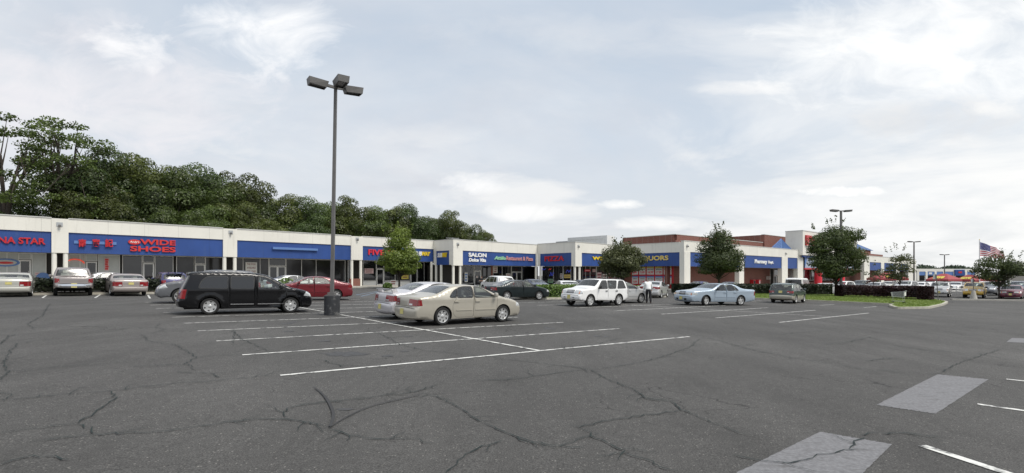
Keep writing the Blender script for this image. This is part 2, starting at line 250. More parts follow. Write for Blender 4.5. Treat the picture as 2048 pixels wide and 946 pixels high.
# ------------------------------------------------------------------ object helpers
def tag(o, label=None, cat=None, group=None, kind=None):
    if label: o['label'] = label
    if cat: o['category'] = cat
    if group: o['group'] = group
    if kind: o['kind'] = kind
    return o
def empty(name, loc=(0, 0, 0), rz=0.0):
    o = bpy.data.objects.new(name, None); COL.objects.link(o); o.location = loc; o.rotation_euler = (0, 0, rz); o.empty_display_size = 0.3
    return o
class MB:
    def __init__(s): s.v = []; s.f = []; s.m = []
    def add(s, vs, fs, mi=0):
        k = len(s.v); s.v += [tuple(p) for p in vs]; s.f += [tuple(i + k for i in f) for f in fs]; s.m += [mi] * len(fs)
    def quad(s, a, b, c, d, mi=0): s.add([a, b, c, d], [(0, 1, 2, 3)], mi)
    def hexa(s, p, mi=0): s.add(p, [(0, 3, 2, 1), (4, 5, 6, 7), (0, 1, 5, 4), (1, 2, 6, 5), (2, 3, 7, 6), (3, 0, 4, 7)], mi)
    def box(s, x0, x1, y0, y1, z0, z1, mi=0, M=None):
        p = [(x0, y0, z0), (x1, y0, z0), (x1, y1, z0), (x0, y1, z0), (x0, y0, z1), (x1, y0, z1), (x1, y1, z1), (x0, y1, z1)]
        if M: p = [M @ Vector(q) for q in p]
        s.hexa(p, mi)
    def tube(s, pts, rad, n=8, mi=0, cap=True):
        pts = [Vector(p) for p in pts]; k0 = len(s.v)
        if not hasattr(rad, '__len__'): rad = [rad] * len(pts)
        for i, p in enumerate(pts):
            d = (pts[min(i + 1, len(pts) - 1)] - pts[max(i - 1, 0)]).normalized()
            a = d.orthogonal() if abs(d.z) < 0.9 else Vector((1, 0, 0)); a = (a - d * a.dot(d)).normalized(); b = d.cross(a)
            for j in range(n):
                w = 2 * math.pi * j / n; s.v.append(tuple(p + (a * math.cos(w) + b * math.sin(w)) * rad[i]))
        for i in range(len(pts) - 1):
            for j in range(n):
                s.f.append((k0 + i * n + j, k0 + i * n + (j + 1) % n, k0 + (i + 1) * n + (j + 1) % n, k0 + (i + 1) * n + j)); s.m.append(mi)
        if cap:
            s.f.append(tuple(k0 + j for j in reversed(range(n)))); s.m.append(mi)
            s.f.append(tuple(k0 + (len(pts) - 1) * n + j for j in range(n))); s.m.append(mi)
    def lathe(s, prof, n=24, mi=0, c=(0, 0, 0), axis='z'):       # prof: (radius, height)
        k0 = len(s.v)
        for r, h in prof:
            for j in range(n):
                w = 2 * math.pi * j / n
                p = (r * math.cos(w), r * math.sin(w), h) if axis == 'z' else (r * math.cos(w), h, r * math.sin(w))
                s.v.append((p[0] + c[0], p[1] + c[1], p[2] + c[2]))
        for i in range(len(prof) - 1):
            for j in range(n):
                s.f.append((k0 + i * n + j, k0 + i * n + (j + 1) % n, k0 + (i + 1) * n + (j + 1) % n, k0 + (i + 1) * n + j)); s.m.append(mi)
    def build(s, name, mats, parent=None, smooth=False, loc=None):
        me = bpy.data.meshes.new(name); me.from_pydata(s.v, [], s.f)
        if not isinstance(mats, (list, tuple)): mats = [mats]
        for q in mats: me.materials.append(MAT[q] if isinstance(q, str) else q)
        me.polygons.foreach_set('material_index', s.m)
        me.update()
        if smooth: finish(me, smooth)
        o = bpy.data.objects.new(name, me); COL.objects.link(o)
        if parent is not None: o.parent = parent
        if loc is not None: o.location = loc
        return o
def finish(me, ang=40, weld=False):
    bm = bmesh.new(); bm.from_mesh(me)
    if weld: bmesh.ops.remove_doubles(bm, verts=bm.verts, dist=1e-4)
    bmesh.ops.recalc_face_normals(bm, faces=bm.faces); bm.to_mesh(me); bm.free()
    me.polygons.foreach_set('use_smooth', [True] * len(me.polygons))
    me.set_sharp_from_angle(angle=R_(ang)); me.update()
def copy_tree(o, parent=None):
    c = o.copy(); COL.objects.link(c); c.parent = parent
    for ch in list(o.children): copy_tree(ch, c)
    return c
# ------------------------------------------------------------------ ground, kerbs, paint, cracks
g = MB(); xs = [-1500, -70, -35, 0, 38, 1500]; ys = [-80, 0, 60, 200, 2500]
for x in xs:
    for y in ys: g.v.append((x, y, gz(x)))
for i in range(len(xs) - 1):
    for j in range(len(ys) - 1):
        k = i * len(ys) + j; g.f.append((k, k + len(ys), k + len(ys) + 1, k + 1)); g.m.append(0)
tag(g.build('parking_lot_ground', 'asphalt'), kind='structure')

def ribbon(mb, pts, w, dz, mi=0):
    pts = [Vector((p[0], p[1], 0)) for p in pts]; k0 = len(mb.v); n = len(pts)
    for i, p in enumerate(pts):
        d = (pts[min(i + 1, n - 1)] - pts[max(i - 1, 0)]).normalized(); q = Vector((-d.y, d.x, 0)); ww = w[i] if hasattr(w, '__len__') else w
        for s in (-1, 1):
            c = p + q * s * ww / 2; mb.v.append((c.x, c.y, gz(c.x) + dz))
    for i in range(n - 1):
        mb.f.append((k0 + 2 * i, k0 + 2 * i + 2, k0 + 2 * i + 3, k0 + 2 * i + 1)); mb.m.append(mi)
def seg(mb, p, q, w, dz): ribbon(mb, [Vector(p).lerp(Vector(q), i / 6) for i in range(7)], w, dz)

A = Vector((0.81, 0.587)).normalized(); Bv = Vector((-A.y, A.x))
S1 = Vector((-1.70, 1.97)); S2 = Vector((-1.92, 1.78)); O1 = Vector((0.65, 11.67)); O2 = Vector((15.67, 24.48)); SP = 2.69
ln = MB()
for i in range(10):
    o = O1 + S1 * i; seg(ln, o - A * 5.6, o + A * 5.8, 0.095, 0.008)
seg(ln, O1, O1 + S1 * 9, 0.095, 0.012)
A2 = Vector((0.774, 0.633)).normalized(); B2 = Vector((-A2.y, A2.x))
for i in range(8):
    o = O2 + S2 * i; seg(ln, o - A2 * 5.9, o + A2 * 5.6, 0.095, 0.008)
seg(ln, O2, O2 + S2 * 7, 0.08, 0.012)
O3 = Vector((29.8, 34.6))
for i in range(6):
    o = O3 + B2 * (SP * (i + 1.2)); seg(ln, o - A2 * 5.0, o - A2 * 2.2, 0.10, 0.008)
for a, b, w in (((1955, 809), (2120, 832), 0.10), ((2013, 759), (2120, 770), 0.10), ((1844, 892), (2150, 992), 0.115), ((85, 596), (95, 589), 0.1), ((190, 596), (201, 589), 0.1), ((300, 597), (296, 590), 0.1)):
    p, q = gp(*a), gp(*b); seg(ln, p.xy, q.xy, w, 0.008)
tag(ln.build('stall_markings', 'line_paint'), kind='structure')
hb = MB()
for a, b in (((712, 590), (770, 580)), ((712, 590), (752, 592)), ((722, 593), (768, 581))):
    seg(hb, gp(*a).xy, gp(*b).xy, 0.13, 0.008)
tag(hb.build('accessible_bay_marking', 'blue_paint'), kind='structure')
pm_ = MB(); rc0 = random.Random(4)
for q in ([(1753, 810), (1875, 749), (1977, 759), (1871, 828)], [(1455, 955), (1640, 864), (1784, 889), (1700, 972)], [(2013, 684), (2024, 676), (2080, 678), (2072, 687)]):
    P = [gp(*a) for a in q]
    n = 30
    for i in range(n):
        for j in range(n):
            def bl(u, v):
                jt = (math.sin(u * 97 + v * 41) + math.sin(u * 53 - v * 83)) * .010; p = P[0].lerp(P[3], u + (jt * .6 if u in (0, 1) else 0)).lerp(P[1].lerp(P[2], u), v + (jt * .5 if v in (0, 1) else 0)); return (p.x, p.y, gz(p.x) + 0.004)
            pm_.quad(bl(i / n, j / n), bl((i + 1) / n, j / n), bl((i + 1) / n, (j + 1) / n), bl(i / n, (j + 1) / n))
tag(pm_.build('faded_paint_patches', 'faded_paint'), kind='structure')
st = MB(); c0 = gp(690, 708); k = [(c0.x + math.cos(t / 12 * math.pi) * (0.42 + 0.14 * math.sin(t * 1.7)), c0.y + math.sin(t / 12 * math.pi) * (0.30 + 0.09 * math.cos(t * 2.3))) for t in range(24)]
st.add([(x, y, gz(x) + 0.004) for x, y in k], [tuple(range(24))]); c0 = gp(690, 819)
st.add([(c0.x + 0.12 * math.cos(t), c0.y + 0.06 * math.sin(t), gz(c0.x) + 0.004) for t in range(6)], [tuple(range(6))])
ro = random.Random(6)
for i in range(8):
    for sgn in (-1, 1):
        for _ in range(ro.randint(0, 2)):
            c0 = O1 + S1 * (i + .5 + ro.uniform(-.1, .1)) + A * sgn * ro.uniform(.9, 4.4); r0 = ro.uniform(.05, .20); st.add([(c0.x + r0 * (1 + .3 * math.sin(t * 2.1 + i)) * math.cos(t * math.pi / 8), c0.y + r0 * (1 + .25 * math.cos(t * 1.7)) * math.sin(t * math.pi / 8), gz(c0.x) + .004) for t in range(16)], [tuple(range(16))])
tag(st.build('oil_stains', 'oil_stain'), kind='structure')
ck = MB(); rc = random.Random(3)
def crack(px, w=0.016, jit=0.036, taper=True, branch=0.14):
    P = [gp(*a).xy for a in px]; out = []
    for i in range(len(P) - 1):
        L = (P[i + 1] - P[i]).length; n = max(2, int(L / 0.08))
        for t in range(n):
            p = P[i].lerp(P[i + 1], t / n); out.append(Vector((p.x + rc.gauss(0, jit) * 0.6, p.y + rc.gauss(0, jit) * 0.6)))
    out.append(P[-1]); m = len(out)
    ws = [w * rc.uniform(0.35, 1.35) * (1 if not taper else min(1, (m - 1 - i) / (0.15 * m) + 0.25, i / (0.1 * m) + 0.3)) for i in range(m)]
    ribbon(ck, out, ws, 0.0155)
    for i in range(2, m - 2):
        if rc.random() < branch:
            d = (out[i + 1] - out[i - 1]).normalized(); a = rc.choice((-1, 1)) * rc.uniform(0.5, 1.3); c, s = math.cos(a), math.sin(a); d = Vector((d.x * c - d.y * s, d.x * s + d.y * c)); q = [out[i]]
            for t in range(rc.randint(3, 8)): q.append(q[-1] + d * rc.uniform(.04, .09) + Vector((rc.gauss(0, .02), rc.gauss(0, .02))))
            ribbon(ck, q, [w * 0.5 * (1 - t / len(q)) + 0.003 for t in range(len(q))], 0.0165)
for c in ([(0, 803), (65, 796), (130, 790), (215, 784), (330, 770), (450, 760), (560, 751)], [(218, 784), (232, 794), (205, 818), (175, 838), (140, 850), (60, 860), (0, 868)], [(150, 851), (178, 858), (188, 870)],
          [(55, 885), (150, 876), (190, 870), (300, 867), (390, 856), (470, 844), (540, 838), (600, 843), (640, 852), (660, 858)], [(660, 858), (700, 872), (760, 880), (820, 879), (870, 888)],
          [(573, 838), (565, 826), (585, 815), (640, 806), (740, 797), (830, 784), (870, 772), (886, 764)], [(830, 785), (880, 797), (920, 816), (940, 834), (980, 853), (1012, 868), (1060, 888), (1090, 895), (1140, 897)],
          [(1012, 884), (965, 893), (935, 912), (915, 930), (890, 950)], [(0, 745), (60, 740), (140, 733), (200, 729), (262, 722), (290, 716)], [(0, 765), (15, 745), (8, 725), (20, 702), (35, 688), (75, 682), (130, 675)],
          [(0, 785), (22, 792), (10, 803)], [(280, 669), (300, 684), (350, 690), (373, 703), (393, 715), (372, 728), (390, 744)], [(393, 715), (440, 712), (490, 709)], [(260, 734), (330, 731), (372, 731)],
          [(465, 660), (485, 680), (510, 690), (540, 705)], [(720, 658), (750, 664), (785, 680), (800, 690), (850, 702), (900, 707), (960, 712), (1010, 716)], [(630, 720), (650, 722), (690, 736)], [(350, 745), (420, 748), (440, 756)],
          [(985, 718), (1040, 722), (1100, 729), (1180, 740), (1218, 762), (1268, 780), (1292, 798), (1340, 803), (1364, 820), (1400, 836), (1440, 852), (1480, 868), (1545, 882)], [(1270, 784), (1290, 795), (1330, 799)],
          [(1180, 740), (1250, 732), (1320, 716), (1380, 695), (1398, 678)], [(940, 762), (1024, 760), (1090, 750), (1170, 740)], [(1364, 821), (1300, 830), (1230, 840), (1190, 847), (1163, 856), (1135, 851)],
          [(1163, 856), (1180, 872), (1220, 888), (1250, 905), (1235, 925)], [(1380, 668), (1440, 682), (1510, 702), (1580, 715), (1640, 725), (1720, 738), (1800, 746), (1880, 750)], [(1250, 904), (1310, 932), (1360, 946)],
          [(1024, 870), (1060, 886), (1120, 895), (1170, 898)], [(1720, 872), (1780, 867), (1850, 871), (1910, 881)], [(1470, 915), (1520, 924), (1580, 928), (1640, 912), (1700, 900), (1735, 902)], [(1700, 900), (1712, 885), (1725, 876)],
          [(1880, 748), (1915, 728), (1960, 712), (2010, 697)], [(1780, 690), (1850, 702), (1960, 708), (2020, 722)], [(1650, 690), (1700, 684), (1740, 675), (1760, 682)], [(1730, 723), (1770, 718), (1800, 716)],
          [(100, 607), (85, 632), (55, 648), (72, 662)], [(40, 668), (20, 672), (0, 690)], [(320, 648), (310, 655), (330, 660), (300, 668)], [(230, 662), (260, 656), (360, 658)], [(1390, 685), (1480, 692), (1530, 688)],
          [(430, 655), (470, 665), (465, 690)], [(1110, 700), (1190, 690), (1240, 676)], [(0, 930), (60, 915), (140, 921)], [(1240, 640), (1330, 652), (1420, 660), (1500, 668)], [(1560, 670), (1640, 662), (1720, 665)], [(1860, 650), (1930, 655), (2010, 648)]):
    crack(c)
tag(ck.build('asphalt_cracks', 'crack'), kind='structure')
sk = MB()
for c, w in (([(627, 775), (648, 793), (662, 815), (667, 835), (659, 858)], 0.05), ([(659, 858), (690, 838), (740, 815), (800, 800), (845, 790)], 0.028)):
    P = [gp(*a).xy for a in c]; out = []
    for i in range(len(P) - 1):
        for t in range(6):
            q = [P[max(0, i - 1)], P[i], P[i + 1], P[min(len(P) - 1, i + 2)]]; s = t / 6
            out.append(0.5 * ((2 * q[1]) + (q[2] - q[0]) * s + (2 * q[0] - 5 * q[1] + 4 * q[2] - q[3]) * s * s + (3 * q[1] - q[0] - 3 * q[2] + q[3]) * s ** 3))
    ribbon(sk, out, [w * (0.25 + 0.5 * min(1, i / 8)) for i in range(len(out))], 0.019)
tag(sk.build('tyre_skid_marks', 'skid'), kind='structure')

def poly_slab(name, pts, h, m, kind='structure', inset=None):
    """raised island: vertical sides, top at ground + h"""
    mb = MB(); n = len(pts)
    top = [(p[0], p[1], gz(p[0]) + h) for p in pts]; bot = [(p[0], p[1], gz(p[0]) - 0.3) for p in pts]
    mb.add(top + bot, [(i, (i + 1) % n, n + (i + 1) % n, n + i) for i in range(n)])
    mb.add(top, [tuple(range(n))]); o = mb.build(name, m); tag(o, kind=kind); return o
def shrink(pts, d):
    out = []; n = len(pts)
    area = sum(pts[i][0] * pts[(i + 1) % n][1] - pts[(i + 1) % n][0] * pts[i][1] for i in range(n)); sg = 1 if area > 0 else -1
    for i in range(n):
        p0, p1, p2 = Vector(pts[i - 1]), Vector(pts[i]), Vector(pts[(i + 1) % n])
        d1, d2 = (p1 - p0).normalized(), (p2 - p1).normalized(); n1, n2 = Vector((-d1.y, d1.x)) * sg, Vector((-d2.y, d2.x)) * sg
        b = (n1 + n2); b = b / max(0.35, b.length_squared / 2) if b.length > 1e-6 else n1
        out.append(tuple(p1 + b * d))
    return out
def rounded(pts, r=0.8, k=4):
    out = []; n = len(pts)
    for i in range(n):
        p0, p1, p2 = Vector(pts[i - 1]), Vector(pts[i]), Vector(pts[(i + 1) % n])
        a = p1 + (p0 - p1).normalized() * min(r, (p0 - p1).length * .45); b = p1 + (p2 - p1).normalized() * min(r, (p2 - p1).length * .45)
        for t in range(k + 1):
            s = t / k; out.append(tuple(a.lerp(p1, s).lerp(p1.lerp(b, s), s)))
    return out
# the grass island on the right, the planted island in the middle and the planter on the left
ISL = rounded([tuple(gp(*p).xy) for p in ((1350, 592), (1517, 599), (1622, 603), (1792, 611), (1776, 613), (1792, 618.5), (1860, 617.5), (1888, 611), (1897, 606), (1870, 600), (1660, 590), (1345, 585))], 0.9)
poly_slab('island_kerb', ISL, 0.14, 'kerb_concrete'); poly_slab('island_lawn', shrink(ISL, 0.16), 0.15, 'lawn')
a = Vector((1.6, 37.2)); e = Vector((0.80, 0.60)); nn = Vector((-e.y, e.x))
ISA, ISE, ISN = a, e, nn
ISM = rounded([tuple(a - e * .6 - nn * 0.5), tuple(a + e * 16 - nn * 0.5), tuple(a + e * 16 + nn * 2.2), tuple(a - e * .6 + nn * 2.2)], 1.0)
poly_slab('planted_island_kerb', ISM, 0.15, 'kerb_concrete'); poly_slab('planted_island_soil', shrink(ISM, 0.16), 0.155, 'lawn')
d45 = Vector((math.sqrt(.5), math.sqrt(.5))); n45 = Vector((-math.sqrt(.5), math.sqrt(.5)))
KP = Vector((-26.1, 34.1)) - d45 * 0
ISLL = [tuple(KP - d45 * 12), tuple(KP + d45 * 4.2), tuple(KP + d45 * 4.2 + n45 * 2.0), tuple(KP - d45 * 12 + n45 * 2.0)]
poly_slab('planter_kerb', ISLL, 0.14, 'kerb_concrete'); poly_slab('planter_soil', shrink(ISLL, 0.16), 0.15, 'soil')
# ------------------------------------------------------------------ buildings
class Frame:
    """a facade: s runs along it to the right as seen from the lot, d runs inward, z is up"""
    def __init__(f, P, e): f.P = Vector((P[0], P[1], 0)); f.e = Vector((e[0], e[1], 0)).normalized(); f.n = Vector((-f.e.y, f.e.x, 0))
    def p(f, s, d, z): return f.P + f.e * s + f.n * d + Vector((0, 0, z))
    def s(f, px, d=0.0):
        u = (px - 1024) / 1000; q = f.P + f.n * d
        return (u * q.y - q.x) / (f.e.x - u * f.e.y)
    def Y(f, px, d=0.0): return f.p(f.s(px, d), d, 0).y
    def z(f, px, py, d=0.0): return EYE + (551 - py) / 1000 * f.Y(px, d)
    def box(f, mb, s0, s1, d0, d1, z0, z1, mi=0):
        mb.hexa([f.p(s0, d0, z0), f.p(s1, d0, z0), f.p(s1, d1, z0), f.p(s0, d1, z0), f.p(s0, d0, z1), f.p(s1, d0, z1), f.p(s1, d1, z1), f.p(s0, d1, z1)], mi)
    def part(f, name, parent, m, *boxes):
        for b in boxes:
            mb = MB(); f.box(mb, *b); o = mb.build(name, m, parent)
        return o
def text_geo(body, bold=0.0, shear=0.0, ext=0.06):
    c = bpy.data.curves.new('t', 'FONT'); c.body = body; c.offset = bold; c.shear = shear; c.extrude = ext; c.resolution_u = 3
    o = bpy.data.objects.new('t', c); COL.objects.link(o); bpy.context.view_layer.update()
    me = bpy.data.meshes.new_from_object(o.evaluated_get(bpy.context.evaluated_depsgraph_get()))
    v = [tuple(q.co) for q in me.vertices]; fs = [tuple(p.vertices) for p in me.polygons]
    bpy.data.objects.remove(o); bpy.data.curves.remove(c); bpy.data.meshes.remove(me)
    x0 = min(q[0] for q in v); x1 = max(q[0] for q in v); y0 = min(q[1] for q in v); y1 = max(q[1] for q in v)
    return [((q[0] - x0) / (x1 - x0), (q[1] - y0) / (y1 - y0), q[2] / (ext or 1)) for q in v], fs
def put_text(mb, F, body, s0, s1, z0, z1, d, thick=0.12, bold=0.0, shear=0.0, mi=0):
    v, fs = text_geo(body, bold, shear)
    mb.add([F.p(s0 + (s1 - s0) * a, d - thick * (b3 + 1) / 2, z0 + (z1 - z0) * b) for a, b, b3 in v], fs, mi)
def px_text(mb, F, body, pa, pb, za, zb, d, **k):
    put_text(mb, F, body, F.s(pa, d), F.s(pb, d), min(za, zb), max(za, zb), d, **k)
def rod_light(F, parent, px, z):
    s = F.s(px); o = F.part('wall_light', parent, 'galvanised', (s - .2, s + .2, -.09, -.063, z - .05, z + .30))
    mb = MB(); q = F.p(s, -.22, z); mb.lathe([(0.02, -.11), (.08, -.10), (.10, 0), (.08, .09), (.02, .11)], 12, 0, q); mb.build('lamp_head', 'lamp_bronze', o, 40)
COLR = 0.15
def column(F, parent, s, d, zt, r=0.17, m='cream'):
    mb = MB(); q = F.p(s, d, 0); zb = gz(q.x); mb.lathe([(r, zb - .2), (r, zt)], 18, 0, (q.x, q.y, 0)); mb.build('column', m, parent, 40)
def fascia_bay(F, root, s0, s1, zt, zs1, zs0, sign=None, joint=2.6, dep=0.35):
    """cream parapet over a blue sign panel; sign=(s0,s1) of the blue part"""
    F.part('coping', root, 'coping', (s0 - .01, s1 + .01, -.05, dep + .05, zt + .002, zt + .07))
    jb = MB(); F.box(jb, s0, s1, 0.0, dep, zs1, zt); s = s0 + joint
    while s < s1 - 0.6:
        F.box(jb, s - .012, s + .012, -.003, .02, zs1 + .02, zt - .01, 1); s += joint
    jb.build('fascia', ['cream', 'cream_joint'], root)
    a, b = sign or (s0, s1)
    jb = MB(); F.box(jb, a, b, 0.09, 0.22, zs0, zs1 - .002); s = a + joint
    while s < b - 0.6:
        F.box(jb, s - .01, s + .01, .087, .1, zs0 + .01, zs1 - .02, 1); s += joint
    jb.build('sign_panel', ['sign_blue', 'sign_blue_joint'], root)
def pier(F, root, s0, s1, zt, zb, light=None):
    F.part('pier', root, 'cream', (s0, s1, -.06, .36, zb, zt - .012))
def window(F, root, pa, pb, d, z0, z1, m='shop_glass', bars=(), fr='white_frame', fw=.05, s=None):
    s0, s1 = s or (F.s(pa, d), F.s(pb, d))
    o = F.part('window', root, m, (s0, s1, d, d + .02, z0, z1)); mb = MB()
    for a in [s0, s1] + [F.s(b, d) for b in bars]: F.box(mb, a - fw / 2, a + fw / 2, d - .05, d + .03, z0 - .002, z1 + .002)
    F.box(mb, s0 + fw / 2 + .001, s1 - fw / 2 - .001, d - .048, d + .028, z1 - fw, z1); F.box(mb, s0 + fw / 2 + .001, s1 - fw / 2 - .001, d - .048, d + .028, z0, z0 + fw)
    mb.build('frame', fr, o); return o
def door(F, root, pa, pb, d, zf, h=2.15, double=False, m='shop_glass', fr='white_frame'):
    s0, s1 = F.s(pa, d), F.s(pb, d); o = F.part('door', root, m, (s0, s1, d - .01, d + .012, zf, zf + h)); mb = MB(); w = .10
    cuts = [(s0, s1)] if not double else [(s0, (s0 + s1) / 2), ((s0 + s1) / 2 + .004, s1)]
    for a, b in cuts:
        for x in (a, b - w): F.box(mb, x, x + w, d - .06, d + .04, zf, zf + h)
        F.box(mb, a + w, b - w, d - .058, d + .038, zf + h - w, zf + h); F.box(mb, a + w, b - w, d - .058, d + .038, zf, zf + w * 1.6)
    mb.build('frame', fr, o); hb = MB(); F.box(hb, s1 - .16, s1 - .12, d - .12, d - .065, zf + .95, zf + 1.25); hb.build('handle', 'galvanised', o); return o
def poster(F, root, pa, pb, za, zb, d, m='paper_white', lines=3, tm='poster_text', body=None):
    s0, s1 = F.s(pa, d), F.s(pb, d); z0, z1 = min(za, zb), max(za, zb)
    mb = MB(); F.box(mb, s0, s1, d - .012, d - .002, z0, z1, 0); h = (z1 - z0)
    if body:
        n = len(body)
        for i, t in enumerate(body): put_text(mb, F, t, s0 + .12 * (s1 - s0), s1 - .12 * (s1 - s0), z1 - h * (i + .8) / n, z1 - h * (i + .28) / n, d - .014, thick=.006, bold=.01, mi=1)
    else:
        for i in range(lines):
            zc = z1 - h * (i + .75) / (lines + .5); F.box(mb, s0 + (.1 + .05 * (i % 2)) * (s1 - s0), s1 - (.1 + .08 * (i % 3)) * (s1 - s0), d - .017, d - .013, zc - h * .08, zc + h * .08, 1)
    return mb.build('poster', [m, tm], root)
def sign_thing(label, builder, m, cat='sign', group=None):
    mb = MB(); builder(mb); k = Vector(mb.v[0]); mb.v = [tuple(Vector(q) - k) for q in mb.v]; r = empty('shop_sign', k); mb.build('lettering', m, r); tag(r, label, cat, group); return r

SQ = math.sqrt(.5)
ZT, ZS1, ZS0 = 6.48, 5.35, 3.63
# ---- left wing
LF = Frame((-40, 39), (SQ, SQ)); RD = 2.6; s_end = LF.s(867)
lw = empty('shop_wing', LF.p(18, 3, gz(-27))[:]); lw_inv = lw.location.copy()
def attach(root):
    for ch in root.children_recursive:
        if ch.parent == root: ch.matrix_parent_inverse = Matrix.Translation(-root.location)
tag(lw, 'long low shop wing with cream fascia and blue sign panels below the tall woods', 'building')
sl = -8.0
piers = [(103, 137), (446, 474), (702, 725)]; pps = [(LF.s(a), LF.s(b)) for a, b in piers]
edges = [sl] + [x for p in pps for x in p] + [s_end]
for i in range(0, len(edges), 2): fascia_bay(LF, lw, edges[i], edges[i + 1], ZT, ZS1, ZS0)
for a, b in pps:
    pier(LF, lw, a, b, ZT, ZS0); column(LF, lw, a + .17, .15, ZS0); column(LF, lw, b - .17, .15, ZS0)
for px, py in ((119, 452), (461, 467), (714, 480)): rod_light(LF, lw, px, LF.z(px, py))
column(LF, lw, s_end - .25, .15, ZS0)
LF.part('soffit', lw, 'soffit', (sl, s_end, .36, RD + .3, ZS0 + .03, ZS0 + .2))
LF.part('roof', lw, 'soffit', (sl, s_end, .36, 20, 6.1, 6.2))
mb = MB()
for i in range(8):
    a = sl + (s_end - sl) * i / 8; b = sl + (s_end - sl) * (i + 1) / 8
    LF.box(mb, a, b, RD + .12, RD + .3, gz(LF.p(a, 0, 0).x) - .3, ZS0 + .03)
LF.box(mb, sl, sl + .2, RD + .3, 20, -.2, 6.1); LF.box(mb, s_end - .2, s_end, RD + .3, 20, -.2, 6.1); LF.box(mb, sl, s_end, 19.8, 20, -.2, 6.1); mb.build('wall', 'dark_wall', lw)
def fl(px, F=LF): return gz(F.p(F.s(px, RD), RD, 0).x) + .16
ZW = ZS0 + .02
def wn(F, root, pa, pb, m='shop_glass', bars=(), sill=.35, z1=ZW): return window(F, root, pa, pb, RD, fl(pa, F) + sill, z1, m, bars)
wn(LF, lw, -30, 37, 'blind_pale', (-5, 14)); door(LF, lw, 38, 62, RD, fl(50)); wn(LF, lw, 38, 62, 'blind_pale', sill=2.2); wn(LF, lw, 64, 92, 'blind_pale')
wn(LF, lw, 139, 170, 'blind_pale', (160,)); door(LF, lw, 172, 194, RD, fl(183)); wn(LF, lw, 172, 194, 'blind_pale', sill=2.2); wn(LF, lw, 197, 239, 'blind_pale')
wn(LF, lw, 245, 284); door(LF, lw, 286, 308, RD, fl(297)); wn(LF, lw, 286, 308, sill=2.2); wn(LF, lw, 310, 346); wn(LF, lw, 353, 388, 'blind_grey', (388,)); door(LF, lw, 390, 410, RD, fl(400)); wn(LF, lw, 390, 410, sill=2.2); wn(LF, lw, 411, 445, 'blind_grey')
wn(LF, lw, 470, 537, 'blind_grey', (486, 520)); door(LF, lw, 538, 571, RD, fl(555), double=True); wn(LF, lw, 538, 571, sill=2.2); wn(LF, lw, 572, 690, 'blind_grey', (603, 632))
wn(LF, lw, 696, 702); wn(LF, lw, 726, 752, sill=.6); door(LF, lw, 753, 767, RD, fl(760)); wn(LF, lw, 753, 767, sill=2.2); wn(LF, lw, 768, 820, bars=(790,), sill=.6); door(LF, lw, 821, 834, RD, fl(828)); wn(LF, lw, 821, 834, sill=2.2); wn(LF, lw, 835, 862, bars=(848,), sill=.3)
bulk = MB()
for a, b, m in ((-30, 37, 0), (64, 92, 0), (139, 170, 0), (197, 243, 0), (245, 285, 0), (310, 389, 0), (411, 445, 0), (470, 537, 0), (572, 700, 0), (726, 752, 0), (768, 820, 0)):
    LF.box(bulk, LF.s(a, RD), LF.s(b, RD), RD - .02, RD + .11, fl(a) - .4, fl(b) + .55 if a > 700 else fl(b) + .33)
bulk.build('bulkhead', 'white_frame', lw)
LF.part('brick_base', lw, 'brick', (LF.s(702) - .05, LF.s(723), .02, .34, gz(-18) - .2, gz(-18) + 1.05))
poster(LF, lw, 491, 514, LF.z(502, 524.5, RD), LF.z(502, 546, RD), RD - .05, body=('THIS STORE', 'AVAILABLE', 'FOR LEASE'))
poster(LF, lw, 729, 747, LF.z(738, 537, RD), LF.z(738, 547, RD), RD - .05, 'paper_pink', 2)
poster(LF, lw, 781, 792, LF.z(786, 560, RD), LF.z(786, 575, RD), RD - .05, 'paper_white', 3); poster(LF, lw, 803, 817, LF.z(810, 546, RD), LF.z(810, 558, RD), RD - .05, 'poster_yellow', 2)
poster(LF, lw, 70, 79, LF.z(75, 545, RD), LF.z(75, 550, RD), RD - .05, 'paper_pink', 1)
def disc(F, parent, px, py, rx, rz, d, m, name='emblem'):
    mb = MB(); s = F.s(px, d); z = F.z(px, py, d); n = 24
    v = [F.p(s + rx * math.cos(2 * math.pi * i / n), d, z + rz * math.sin(2 * math.pi * i / n)) for i in range(n)] + [F.p(s + rx * math.cos(2 * math.pi * i / n), d + .02, z + rz * math.sin(2 * math.pi * i / n)) for i in range(n)]
    mb.add(v, [tuple(range(n))] + [(i, (i + 1) % n, n + (i + 1) % n, n + i) for i in range(n)]); return mb.build(name, m, parent)
disc(LF, lw, 86, 555, .42, .42, RD - .075, 'bar_blue'); disc(LF, lw, 11, 525, .85, .33, RD - .075, 'bar_blue', 'oval_decal'); disc(LF, lw, 11, 525, .66, .22, RD - .08, 'blind_pale', 'oval_decal'); disc(LF, lw, 11, 525.5, .48, .10, RD - .085, 'red_orange', 'oval_decal')
mb = MB(); s = LF.s(150, RD); z = LF.z(150, 528, RD); mb.tube([LF.p(s + .62 * math.cos(t), RD - .08, z + .42 * math.sin(t)) for t in np.linspace(.15, 3.0, 12)], .05, 6); mb.build('neon_arch', 'neon_red', lw)
poster(LF, lw, 209, 218, LF.z(213, 516, RD), LF.z(213, 541, RD), RD - .05, 'paper_pink', 5, 'red_orange')

